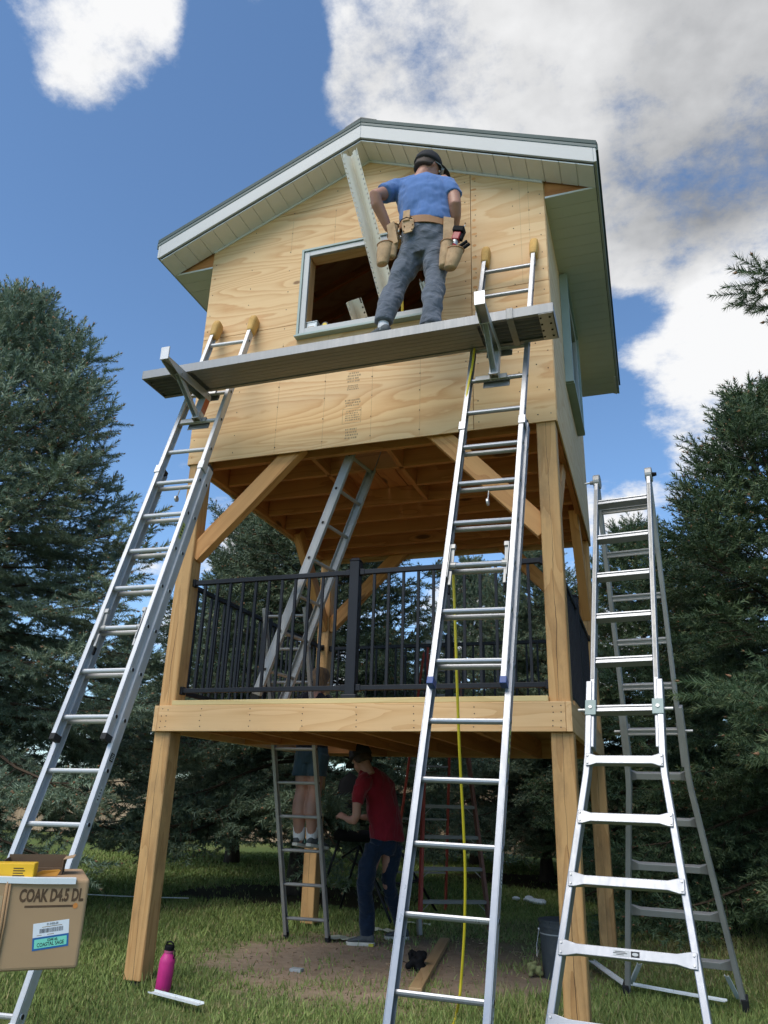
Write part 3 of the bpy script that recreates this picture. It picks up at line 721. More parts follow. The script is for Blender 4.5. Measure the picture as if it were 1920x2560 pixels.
def ladder_section(root, P0, d, w, n, k0, k1, rungs, depth, flange, mat, rmat, rail='rail', plugs=True):
    P0, d, w = V(P0), V(d), V(w); out = w.normalized()
    for s, base in ((-1, P0), (1, P0+w)):
        o = out*s
        channel(base+d*k1, base+d*k0, o, n, depth, flange).build(rail, mat, root, bevel=.0015, seg=1)
    for k in rungs:
        ro = rung_mesh(MB(), P0+d*k-out*(flange-.0047), P0+d*k+w+out*(flange-.0047), d, n).build('rung', rmat, root, smooth=False)
        if plugs:
            for s, base in ((-1, P0), (1, P0+w)):
                q = base+d*k; o = out*s
                mb = MB(); mb.cyl(q+o*(flange+.0001), q+o*(flange+.004), .0185, .0160, 12); mb.build('rung_collar', mat, ro)
                MB().cyl(q+o*(flange+.0042), q+o*(flange+.0047), .0125, .0125, 10).build('rung_hole_shade', 'dark_gap', ro)  # near-black disc, paints the shade inside the hollow rung end
def rung_lock(root, q, inn, d, n):
    mb = MB(); up = -V(d).normalized()
    obox(mb, q-up*.10+n*.02, q+up*.13+n*.012, inn, n, .004, .010, -.012, .022)
    obox(mb, q-up*.02, q+up*.13+n*.02, inn, n, .010, .030, .0, .007)
    obox(mb, q+up*.10+n*.012, q+up*.13+n*.012, inn, n, .010, .034, -.004, .022)
    obox(mb, q-up*.14+n*.006, q-up*.05+n*.01, inn, n, .012, .028, -.010, .012)
    mb.cyl(q+inn*.004, q+inn*.045, .021, .021, 12)
    mb.build('rung_lock', 'alu_old', root, bevel=.0015, seg=1)
    m2 = MB(); obox(m2, q-up*.19, q-up*.14, inn, n, .014, .024, -.012, .006); m2.build('lock_tongue', 'black', root)

def extension_ladder(label, P0, d, w, fk1, bk0, bk1, mats, capmat, lockk, mitt, base_rungs, pulley_k, stickers=()):
    P0, d, w = V(P0), V(d), V(w); up = -d.normalized(); n = w.cross(up).normalized(); out = w.normalized()
    foot = P0+w/2+d*bk1
    root = thing('extension_ladder', (foot.x, foot.y, 0), label, 'ladder', 'extension ladders carrying the plank')
    fm, bm_ = mats
    ladder_section(root, P0, d, w, n, -.5, fk1, range(0, int(fk1)+1), .066, .030, fm, fm, 'fly_rail')
    B0 = P0-n*.069-out*.016; bw = w+out*.032
    ladder_section(root, B0, d, bw, n, bk0, bk1-.16, base_rungs, .070, .033, bm_, bm_, 'base_rail')
    # guide brackets at the head of the base section
    for s, b in ((-1, P0), (1, P0+w)):
        o = out*s; q = b+d*(bk0+.10); mb = MB()
        obox(mb, q-up*.035, q+up*.035, o, n, .0345, .042, -.040, .038)
        obox(mb, q-up*.035, q+up*.035, o, n, -.004, .042, .0345, .039)
        mb.build('guide_bracket', bm_, root, bevel=.002, seg=1)
        m2 = MB(); q2 = b+d*(bk0)-n*.069+o*.016; obox(m2, q2-up*.002, q2+up*.03, o, n, .0, .03, -.03, .03); m2.build('rail_cap', 'black_rubber', root, bevel=.003)
        # end caps of the fly rails
        q3 = b+d*fk1; m3 = MB(); obox(m3, q3-up*.035, q3+up*.004, o, n, -.003, .033, -.036, .036); m3.build('rail_cap', capmat, root, bevel=.003)
        # padded mitts at the top
        q4 = b+d*(-.42)+o*.014; rings = []
        for t, rx, ry in ((-.02, .026, .042), (.0, .030, .046), (.06, .034, .052), (.11, .036, .058), (.155, .032, .050), (.175, .018, .030)):
            c = q4+up*t-n*.006
            rings.append([c+o*(rx*sg(math.cos(a), .6))+n*(ry*sg(math.sin(a), .6)) for a in [2*math.pi*k/16 for k in range(16)]])
        MB().loft(rings).build('end_mitt', mitt, root, smooth=True)
        # swivel feet
        q5 = B0 if s < 0 else B0+bw
        q5 = q5+d*(bk1-.16)+o*.015; mb = MB(); obox(mb, q5-up*.05, q5+up*.08, o, n, -.02, .02, -.038, .038); mb.build('foot_bracket', bm_, root, bevel=.003)
        g = V((q5.x, q5.y, 0))-n*.01; mf = MB(); mf.box((g.x-.032, g.y-.055, -.006), (g.x+.032, g.y+.055, .018)); mf.build('foot_pad', 'black_rubber', root, bevel=.004)
        rung_lock(root, b+d*lockk, -o, d, n)
    for kk, sec, wd, ln, mt in stickers:
        o = out; b = (P0+w+out*.0318) if sec == 'fly' else (B0+bw+out*.0348); mb = MB(); obox(mb, b+d*kk, b+d*(kk+ln), o, n, 0, .0006, -wd/2, wd/2); so_ = mb.build('sticker', mt, root)
        for q in range(4): m2 = MB(); obox(m2, b+d*(kk+ln*(.15+.2*q)), b+d*(kk+ln*(.24+.2*q)), o, n, .0008, .0011, -wd*.36, wd*(.2+.04*q)); m2.build('sticker_print', 'print_black' if mt != 'print_black' else 'label_pale', so_)
    # pulley and rope eye hanging from a base rung
    q = B0+d*pulley_k+bw*.5+n*.0; mb = MB(); mb.tube([q-up*.012, q-up*.05, q-up*.09], .004, 6); mb.cyl(q-up*.105-out*.006, q-up*.105+out*.006, .024, .024, 14); mb.build('pulley', 'steel', root)
    return root, n, up, out
plain('sticker_green', (.42, .46, .10), .5, var=.2, vs=30); plain('label_pale', (.55, .55, .52), .5)
def sg(c, e): return math.copysign(abs(c)**e, c)

RL = dict(P0=(2.581, -.064-.035, 5.133), d=(-.012, -.086, -.2922), w=(.356, .005, -.004))
LL = dict(P0=(.182, -.155, 4.855), d=(-.007, -.085, -.2928), w=(.320, .023, .003))
extension_ladder('bright aluminium extension ladder with blue rail caps, beside the yellow hose and right post', RL['P0'], RL['d'], RL['w'], 11.35, 5.35, 17.5, ('alu_bright', 'alu_bright'), 'blue_plastic', 9, 'mitt', range(6, 18), 7, ((12.15, 'base', .03, .55, 'sticker_green'), (14.3, 'base', .026, .25, 'label_pale'), (16.1, 'base', .026, .4, 'label_pale')))
extension_ladder('weathered aluminium extension ladder leaning on the plywood corner behind the cardboard box', LL['P0'], LL['d'], LL['w'], 11.38, 4.5, 16.52, ('alu', 'alu'), 'black_rubber', 9, 'mitt', range(5, 17), 5, ((6.3, 'fly', .034, .42, 'sticker_green'), (11.66, 'base', .036, .16, 'print_black'), (12.3, 'base', .02, .3, 'label_pale')))

def ladder_jack(xc, Ld, label, stripe=None):
    P0, d, w = V(Ld['P0']), V(Ld['d']), V(Ld['w']); up = -d.normalized(); n = w.cross(up).normalized()
    kz = lambda z: (z-P0.z)/d.z
    ka = round(kz(4.20)); kb = ka+1
    ra, rb = P0+w*.5+d*ka, P0+w*.5+d*kb
    root = thing('ladder_jack', (rb.x, rb.y, rb.z), label, 'ladder jack', 'ladder jacks under the plank')
    out = w.normalized()
    # hooks along the two rungs
    for r in (ra, rb):
        mb = MB(); c = r
        obox(mb, c-out*.15, c+out*.07, n, up, -.022, .026, .0165, .0205)
        obox(mb, c-out*.15, c+out*.07, n, up, .022, .027, -.024, .016)
        mb.build('rung_hook', 'steel', root, bevel=.002, seg=1)
        m2 = MB(); obox(m2, c-out*.10, c+out*.085, n, up, -.028, -.023, -.055, .016); m2.build('hook_plate', 'alu_dull', root, bevel=.002, seg=1)
    x = V((xc, 0, 0))
    pin = V((xc, ra.y-.045, 4.236)); low = V((xc, rb.y-.045, rb.z+.005)); tip = V((xc, -.93, 4.228))
    X = V((1, 0, 0)); Y = V((0, 1, 0)); Z = V((0, 0, 1))
    mb = MB(); pd = (pin-low).normalized(); pn = X.cross(pd)
    for s in (-1, 1): obox(mb, low-pd*.02, pin+pd*.0, X, pn, s*.028-.0025, s*.028+.0025, -.032, .032)
    obox(mb, low-pd*.02, pin, X, pn, -.0255, .0255, .026, .031)
    mb.build('back_post', 'galv', root)
    mb = MB()
    for s in (-1, 1): mb.poly([(xc+s*.032-.0025, pin.y+.02, 4.180), (xc+s*.032-.0025, -.80, 4.175), (xc+s*.032-.0025, -.93, 4.215), (xc+s*.032-.0025, -.95, 4.2385), (xc+s*.032-.0025, pin.y+.02, 4.2385)], (.005, 0, 0))
    mb.box((xc-.0345, -.94, 4.2387), (xc+.0345, pin.y+.02, 4.2455)); mb.box((xc-.036, -.955, 4.22), (xc+.036, -.945, 4.325))
    mb.build('arm', 'steel', root, bevel=.0015, seg=1)
    mb = MB(); a = V((xc, -.76, 4.205)); dd = (a-low).normalized(); nn = X.cross(dd)
    for s in (-1, 1): obox(mb, low, a, X, nn, s*.017-.002, s*.017+.002, -.02, .02)
    obox(mb, low, a, X, nn, -.015, .015, -.022, -.018)
    mb.build('strut', 'galv', root)
    for q in (low+V((0, -.01, .01)), a, pin+V((0, -.02, -.02))): MB().cyl(q-X*.04, q+X*.04, .006, .006, 8).build('bolt', 'steel', root)
    if stripe:
        m2 = MB(); obox(m2, low+pd*.06, pin-pd*.03, X, pn, .0306, .0316, -.028, .026); m2.build('painted_stripe', stripe, root)
    return root
ladder_jack(2.70, RL, 'galvanised ladder jack hooked on the bright ladder with blue rail caps')
ladder_jack(.33, LL, 'galvanised ladder jack with orange stripe hooked on the weathered ladder', 'orange_paint')

def scaffold_plank():
    x0, x1, y0, y1, z0, z1 = -.04, 3.14, -.71, -.385, 4.247, 4.318
    root = thing('aluminium_plank', ((x0+x1)/2, (y0+y1)/2, z0), 'long grey aluminium scaffold plank spanning the two ladders', 'plank')
    for ya, yb in ((y0, y0+.006), (y1-.006, y1)): MB().box((x0+.006, ya, z0), (x1-.006, yb, z1)).build('side_rail', 'alu_plank', root, bevel=.001, seg=1)
    for ya, yb in ((y0+.006, y0+.03), (y1-.03, y1-.006)): MB().box((x0+.006, ya, z0), (x1-.006, yb, z0+.005)).build('lower_flange', 'alu_dull', root)
    n = 7; w = (y1-y0-.014)/n
    for k in range(n):
        ya = y0+.007+k*w
        mb = MB(); mb.box((x0+.006, ya+.002, z1-.006), (x1-.006, ya+w-.002, z1)); mb.box((x0+.006, ya+w*.5-.003, z0+.016), (x1-.006, ya+w*.5+.003, z1-.0062)); 
        mb.build('deck_slat', 'alu_dull', root)
    # closed box section in the middle: flat ribbed skins on the underside between the arms
    for k in range(6):
        wa = (y1-y0-.064)/6; ya = y0+.032+k*wa
        MB().box((.40, ya+.0015, z0+.006), (2.62, ya+wa-.0015, z0+.014)).build('bottom_skin', 'alu_dull', root)
    for xa, xb in ((x0, x0+.006), (x1-.006, x1)): MB().box((xa, y0, z0), (xb, y1, z1)).build('end_cap', 'alu_plank', root, bevel=.001, seg=1)
    MB().box((x1-.10, y0+.004, z0-.004), (x1-.008, y1-.004, z0-.0005)).build('end_plate', 'steel', root)
    for xx in (x1-.09, x1-.03):
        for k in range(4): MB().cyl((xx, y0+.05+k*.075, z0-.008), (xx, y0+.05+k*.075, z0-.003), .008, .008, 8).build('rivet', 'dark_gap', root)
    mb = MB(); mb.box((2.83, y0-.006, z0-.009), (2.875, y1+.006, z0-.0045)); mb.box((2.83, y0-.006, z0-.004), (2.875, y0-.0008, z1+.006)); mb.box((2.83, y0-.0006, z1+.0005), (2.875, y0+.03, z1+.006))
    mb.build('cross_strap', 'alu_dull', root, bevel=.0015, seg=1)
scaffold_plank()

def straight_ladder(label, name, P0, d, w, k0, k1, rungs, mat, depth=.07, flange=.03, cat='ladder'):
    P0, d, w = V(P0), V(d), V(w); up = -d.normalized(); n = w.cross(up).normalized(); f = P0+w*.5+d*k1
    root = thing(name, tuple(f), label, cat)
    ladder_section(root, P0, d, w, n, k0, k1, rungs, depth, flange, mat, mat, 'rail')
    for b, s in ((P0, -1), (P0+w, 1)):
        q = b+d*k1; mb = MB(); o = w.normalized()*s; obox(mb, q, q+up*.05, o, n, -.002, flange+.002, -depth/2-.002, depth/2+.002); mb.build('rail_cap', 'black_rubber', root)
    return root
# ladder from the deck to the hatch of the upper floor: rungs run away from the camera
straight_ladder('grey aluminium ladder standing on the deck behind the railing, leaning to the upper floor hatch', 'inner_ladder', (1.372, .255, 3.84), (-.094, -.014, -.2896), (.055, .300, -.01), -.75, 6.80, range(0, 7), 'alu_old', .075, .03)
# ladder through the deck hatch on which someone stands; runs are counted from the lowest rung up
straight_ladder('dull grey ladder from the lawn up through the deck hatch, person standing on it', 'hatch_ladder', (.204, 2.099-.096*9, .181+.289*9), (.0, .096, -.289), (.365, .031, 0), -.25, 9.62, range(0, 10), 'alu_old', .062, .03)

def articulated_ladder():
    q = np.array([3.472, .103, 3.351, .321, -.119, .35, .317, .305, .214, -.011, .135, .037])
    H = V(q[:3]); lat = V((math.cos(q[4]), math.sin(q[4]), 0)); nr = V((math.sin(q[4]), -math.cos(q[4]), 0)); Z = V((0, 0, 1))
    root = thing('articulated_ladder', (3.45, -.05, 0), 'tall aluminium folding A-frame ladder with flared legs beside the right tower post', 'ladder')
    hw = q[3]/2; s, o = q[7], q[8]
    for front, ang, mat in ((1, q[5], 'alu_bright'), (0, q[6], 'alu_old')):
        dn = (nr*math.sin(ang) if front else -nr*math.sin(ang))-Z*math.cos(ang)+lat*q[9]
        n = lat.cross(-dn).normalized()                  # outward face normal
        if not front: n = -n
        kg = (H.z)/math.cos(ang)                          # length to the ground
        # inner rails
        for sg_ in (-1, 1):
            b = H+lat*(sg_*hw); mb = MB(); obox(mb, b+dn*.02, b+dn*(o+5.75*s), lat*sg_, n, 0, .028, -.033, .033); mb.build('inner_rail', mat, root, bevel=.004)
            obj2 = MB(); obox(obj2, b+dn*.1, b+dn*(o+4.4*s), lat*sg_, n, .006, .022, .0335, .035); obj2.build('rail_groove', 'alu_dull', root)
        for k in range(0, 6):
            m = H+dn*(o+k*s); mb = MB(); 
            obox(mb, m-lat*hw, m+lat*hw, n, dn, -.028, .028, -.021, -.009); obox(mb, m-lat*hw, m+lat*hw, n, dn, -.022, .022, -.009, .007); obox(mb, m-lat*hw, m+lat*hw, n, dn, -.030, .030, .007, .019)
            mb.build('rung', mat, root, bevel=.002, seg=1)
        # outer flared section
        def g(k): return max(hw+.026, q[10]+k*q[11]+.012)
        ks = [-.55, .2, .9, 1.25, 1.6, 2.2, 3.2, 4.2]; kend = (kg-o)/s-5
        ks += [kend-.02]
        for sg_ in (-1, 1):
            mb = MB(); rings = []
            for k in ks:
                c = H+dn*(o+(5+k)*s)+lat*(sg_*(g(k)+.006 if k > .3 else hw+.032))+n*.004
                rings.append([c+lat*(a*.017)+n*(b_*.036) for a, b_ in ((-1, -1), (1, -1), (1, 1), (-1, 1))])
            mb.loft(rings); mb.build('outer_rail', mat, root, bevel=.004)
            c = H+dn*(o+(5+kend)*s)+lat*(sg_*(g(kend)+.006)); mf = MB(); obox(mf, c-dn*.09, c+dn*.0, lat, n, -.022, .022, -.042, .042); mf.build('foot_pad', 'black_rubber', root, bevel=.004)
        for k in range(1, 6 if not front else 6):
            m = H+dn*(o+(5+k)*s)+n*.030; hw2 = g(k)+.012; mb = MB(); rings = []
            for t in (-1, -.9, -.72, .72, .9, 1):
                sq = abs(t) > .95; th = .010 if abs(t) > .85 else .022; hh = .034 if abs(t) > .85 else .022
                c = m+lat*(t*hw2)+(n*.012 if abs(t) > .85 else n*0)
                rings.append([c+n*(a*th)+dn*(b_*hh) for a, b_ in ((-1, -1), (1, -1), (1, 1), (-1, 1))])
            mb.loft(rings); ro = mb.build('flared_rung', mat, root, bevel=.003)
            for t in (-.955, .955):
                for e in (-.02, .02): c = m+lat*(t*hw2)+dn*e+n*.022; MB().cyl(c, c+n*.006, .006, .005, 8).build('rivet', 'steel', ro)
            if k == 4 and front:
                c = m-lat*.01+n*.0225; mk = MB(); obox(mk, c-lat*.045, c+lat*.03, n, dn, 0, .0008, -.012, .012); mk.build('sticker', 'white_trim', ro)
                mk = MB(); obox(mk, c+lat*.034, c+lat*.072, n, dn, 0, .0008, -.012, .012); mk.build('sticker', 'print_black', ro)
                mk = MB(); cc = c+lat*.053+n*.0012; mk.poly([cc+lat*(.014*math.cos(a))+dn*(.007*math.sin(a)) for a in [2*math.pi*i/12 for i in range(12)]], n*.0004); mk.build('sticker_oval', 'white_trim', ro)
                for j, wd in enumerate((.028, .036, .022)):
                    mk = MB(); q0 = c-lat*.008+n*.0012+dn*(-.006+j*.006); obox(mk, q0-lat*wd, q0+lat*(wd-.01), n, dn, 0, .0003, -.0012, .0012); mk.build('sticker_print', 'print_black', ro)
        # lock pins at the joint of the two sections
        m = H+dn*(o+5*s)
        for sg_ in (-1, 1):
            c = m+lat*(sg_*(hw+.02)); MB().cyl(c+n*.01, c+n*.01+lat*(sg_*.075), .0095, .0095, 10).build('lock_pin', 'steel', root)
            mb = MB(); obox(mb, c-dn*.045, c+dn*.045, lat, n, -.03*1, .03, .036, .046); mb.build('lock_bracket', 'sage' if front else 'alu_old', root, bevel=.003)
            MB().cyl(c+n*.047, c+n*.052, .011, .010, 10).build('lock_bolt', 'steel', root)
    for sg_ in (-1, 1):
        c = H+lat*(sg_*(hw+.014))
        MB().cyl(c-lat*.022, c+lat*.022, .052, .052, 20).build('hinge', 'alu_old', root, bevel=.004)
        MB().cyl(c+lat*(sg_*.0225), c+lat*(sg_*.05), .016, .012, 12).build('hinge_knob', 'alu_dull' if sg_ < 0 else 'black', root)
        if sg_ < 0: MB().cyl(c-lat*.05, c-lat*.085, .007, .007, 8).build('hinge_pin', 'steel', root)
articulated_ladder()

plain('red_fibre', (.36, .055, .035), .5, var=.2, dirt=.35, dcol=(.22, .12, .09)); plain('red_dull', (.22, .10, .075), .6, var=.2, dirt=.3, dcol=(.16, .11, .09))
def stepladder():
    A = V((1.53, 3.14, 0)); T = V((1.25, 3.62, 2.90)); ld = V((T.x-A.x, T.y-A.y, 0)).normalized(); lat = V((ld.y, -ld.x, 0)); up = (T-A).normalized(); n = lat.cross(up)
    root = thing('stepladder', tuple(A), 'red fibreglass stepladder with grey treads standing behind the tower', 'ladder')
    hw0, hw1 = .345, .15
    for s in (-1, 1):
        mb = MB(); p0, p1 = A+lat*(s*hw0), T+lat*(s*hw1)
        obox(mb, p0, p1, lat*s, n, 0, .005, -.04, .04); obox(mb, p0, p1, lat*s, n, .005, .028, .035, .04); obox(mb, p0, p1, lat*s, n, .005, .028, -.04, -.035)
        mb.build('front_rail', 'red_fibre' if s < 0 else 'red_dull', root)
        b0 = A+ld*1.55+lat*(s*.33); b1 = T+ld*.12+lat*(s*.16)-V((0, 0, .05)); m2 = MB(); obox(m2, V((b0.x, b0.y, 0)), b1, lat*s, n, 0, .022, -.02, .02); m2.build('rear_rail', 'red_fibre', root)
        f = MB(); obox(f, p0-up*.0, p0+up*.14, lat*s, n, -.003, .032, -.044, .044); f.build('foot_boot', 'alu_dull', root)
        f = MB(); obox(f, V((b0.x, b0.y, 0)), b0+V((0, 0, .05)), lat*s, n, -.002, .026, -.024, .024); f.build('foot_boot', 'black_rubber', root)
    L = (T-A).length
    for k in range(9):
        t = (.29+.297*k)/L; c = A.lerp(T, t); hw = hw0+(hw1-hw0)*t
        mb = MB(); mb.beam(c-lat*hw, c+lat*hw, .085, .030, up=(0, 0, 1)); to = mb.build('tread', 'alu_dull', root, bevel=.002, seg=1)
        for j in (-.02, .0, .02): mq = MB(); mq.beam(c-lat*(hw-.01)+V((0, 0, .0152))+n*j, c+lat*(hw-.01)+V((0, 0, .0152))+n*j, .006, .003); mq.build('tread_ridge', 'alu_old', to)
        for s in (-1, 1): mq = MB(); mq.beam(c+lat*(s*(hw-.005))-V((0, 0, .075)), c+lat*(s*(hw-.075))-V((0, 0, .012)), .02, .006); mq.build('tread_brace', 'alu_old', to)
    for k in range(4):
        t = .15+.2*k; b0 = A+ld*1.55; b1 = T+ld*.12; c = V((b0.x, b0.y, 0)).lerp(b1, t); MB().beam(c-lat*(.33-.17*t), c+lat*(.33-.17*t), .03, .02).build('rear_brace', 'alu_dull', root)
    mb = MB(); c = T+ld*.05+V((0, 0, .03)); mb.beam(c-lat*.19, c+lat*.19, .20, .07); mb.build('top_cap', 'alu_old', root, bevel=.012)
stepladder()

# ------------------------------------------------------------------ trees
def needle_mat(name, dark, light, tip):
    m, h, b = newmat(name)
    at = h.n('ShaderNodeAttribute', attribute_name='var'); f = at.outputs['Fac']
    sp = h.n('ShaderNodeSeparateColor'); h.link(at.outputs['Color'], sp.inputs[0])
    c = h.mix(sp.outputs[0], dark, light); c = h.mix(h.math('MULTIPLY', sp.outputs[1], .55), c, tip)
    h.link(c, b.inputs['Base Color']); b.inputs['Roughness'].default_value = .55; b.inputs['Specular IOR Level'].default_value = .35
    return m
needle_mat('needles_blue', (.068, .105, .062), (.190, .250, .155), (.29, .28, .14))
needle_mat('needles_left', (.095, .140, .090), (.265, .335, .225), (.40, .36, .18))
needle_mat('needles_green', (.045, .078, .036), (.130, .190, .088), (.22, .23, .09))
plain('bark', (.060, .044, .034), .95, var=.4, vs=14, bs=.8, bscale=30, stretch=(1, 1, .3)); plain('twig', (.075, .050, .030), .9, var=.3)
plain('bud', (.26, .135, .07), .8, var=.3, vs=30); plain('cone_red', (.16, .045, .045), .7, var=.3)

def shoot_template(n, seed, nl=.2, nw=.06):
    """a bottle-brush shoot along +X of length 1: n needles (triangles)"""
    r = np.random.RandomState(seed); t = (np.arange(n)+.5)/n*.97+.02; ph = np.arange(n)*2.39996+r.uniform(-.4, .4, n)
    ang = np.radians(r.uniform(38, 66, n))*(1-.45*(t > .9)); L = nl*r.uniform(.8, 1.15, n)*(1-.35*np.maximum(0, t-.85)/.15)
    radial = np.stack([np.zeros(n), np.cos(ph), np.sin(ph)], 1); ax = np.array([1., 0, 0])
    base = ax[None]*t[:, None]; dirn = radial*np.sin(ang)[:, None]+ax*np.cos(ang)[:, None]
    side = np.cross(dirn, r.normal(size=(n, 3))); side /= np.linalg.norm(side, axis=1)[:, None]
    v = np.stack([base-side*nw/2, base+side*nw/2, base+dirn*L[:, None]], 1).reshape(-1, 3)
    return v, t
def spruce_data(seed, H, R, zlow, droop=.5, pw=.75, dens=1.0, shoot=.21, side_only=None, nb0=7, extra=(), leaders=False):
    r = random.Random(seed); S = []; BR = []
    def branch(base, az, L, el0, bend, up, zr, thin=.02):
        """base point, azimuth, length, start elevation, downward bend, upturn of the tip"""
        n = max(4, int(L/.165)); pts = []; p = V(base); el = el0
        step = L/n; hd = V((math.cos(az), math.sin(az), 0))
        for i in range(n+1):
            pts.append(p.copy()); s = i/n
            e = el0-bend*math.sin(min(1, s*1.3)*math.pi*.5)+up*max(0, s-.45)/.55
            hd2 = hd*math.cos(e)+V((0, 0, math.sin(e))); p = p+hd2*step
            hd.rotate(Quaternion((0, 0, 1), r.uniform(-.07, .07)))
        BR.append((pts, thin*(.4+L*.35)))
        lat0 = V((-math.sin(az), math.cos(az), 0)); s0 = .16 if L > 1 else .05
        for i in range(n+1):
            s = i/n
            if s < s0: continue
            d = (pts[min(i+1, n)]-pts[max(i-1, 0)]).normalized(); q = pts[i]
            for sd in (-1, 1):
                if r.random() > dens*(1.0 if s > .35 else .6): continue
                tl = (.34*(1-s)*L+.12+shoot*.5)*r.uniform(.6, 1.1); tl = min(tl, .95)
                td = (d*r.uniform(.45, .9)+lat0*sd*r.uniform(.6, 1.)+V((0, 0, r.uniform(-.25, .15)-droop*.35*(1-zr)))).normalized()
                m = max(1, int(tl/(shoot*.45))); tp = q.copy()
                if m > 1: BR.append(([q, q+td*tl*.6, q+td*(tl-.05)+V((0, 0, -.05*droop))], .006))
                for j in range(m):
                    f = (j+1)/m; tp = q+td*(tl*f*.85)+V((0, 0, -.10*droop*f*f*(1-zr)))
                    lt = td.cross(V((0, 0, 1))); lt = lt.normalized() if lt.length > 1e-3 else lat0
                    for k in ((-1, 1) if j < m-1 else (-1, 0, 1)):
                        if k and r.random() > .86: continue
                        sdv = td*(1 if k == 0 else r.uniform(.5, .9))+lt*(k*r.uniform(.5, .9))+V((0, 0, r.uniform(-.15, .30)+.22*zr-.30*droop*(1-zr)*(r.random() < .6)))
                        S.append((tp, sdv.normalized(), shoot*r.uniform(.65, 1.15), s, f))
            if r.random() < .7:
                S.append((q, (d+V((0, 0, r.uniform(.3, 1.)))).normalized(), shoot*r.uniform(.7, 1.2), s, 1))
        dt = (pts[-1]-pts[-2]).normalized()
        if zr > .45 and leaders:
            for k in range(2 if zr < .7 else 3): S.append((pts[-1-min(k, n)]-dt*.05, (dt*r.uniform(.2, .6)+V((r.uniform(-.25, .25), r.uniform(-.25, .25), 1))).normalized(), shoot*r.uniform(1.3, 2.1), 1, 1))
        S.append((pts[-1]-dt*.04, dt, shoot*1.5, 1, 1)); S.append((pts[-1]-dt*.1, (dt+lat0*.6).normalized(), shoot*1.1, 1, 1)); S.append((pts[-1]-dt*.1, (dt-lat0*.6).normalized(), shoot*1.1, 1, 1))
    z = zlow
    while z < H-.12:
        t = z/H; nb = max(4, int(nb0*(1-.35*t)+r.random())); a0 = r.uniform(0, 6.3)
        for i in range(nb):
            az = a0+2*math.pi*i/nb+r.uniform(-.3, .3)
            if side_only is not None and math.cos(az-side_only[0]) < side_only[1]: continue
            L = max(.22, R*(1-t)**pw*r.uniform(.72, 1.12))
            el0 = rad(-6+58*t**1.5+r.uniform(-6, 6)); bend = rad(26*(1-t)+6)*(.6+.6*droop); up = rad(24+34*t)
            branch(V((0, 0, z+r.uniform(-.1, .1))), az, L, el0, bend, up, t)
        z += (.29-.12*t)*r.uniform(.85, 1.15)
    for (b, az, L, el0, bend, up) in extra: branch(V(b), az, L, el0, bend, up, .5, .018)
    for k in range(5): S.append((V((0, 0, H-.35+.03*k)), V((r.uniform(-.25, .25), r.uniform(-.25, .25), 1)).normalized(), shoot*1.6, 1, 1))
    return S, BR
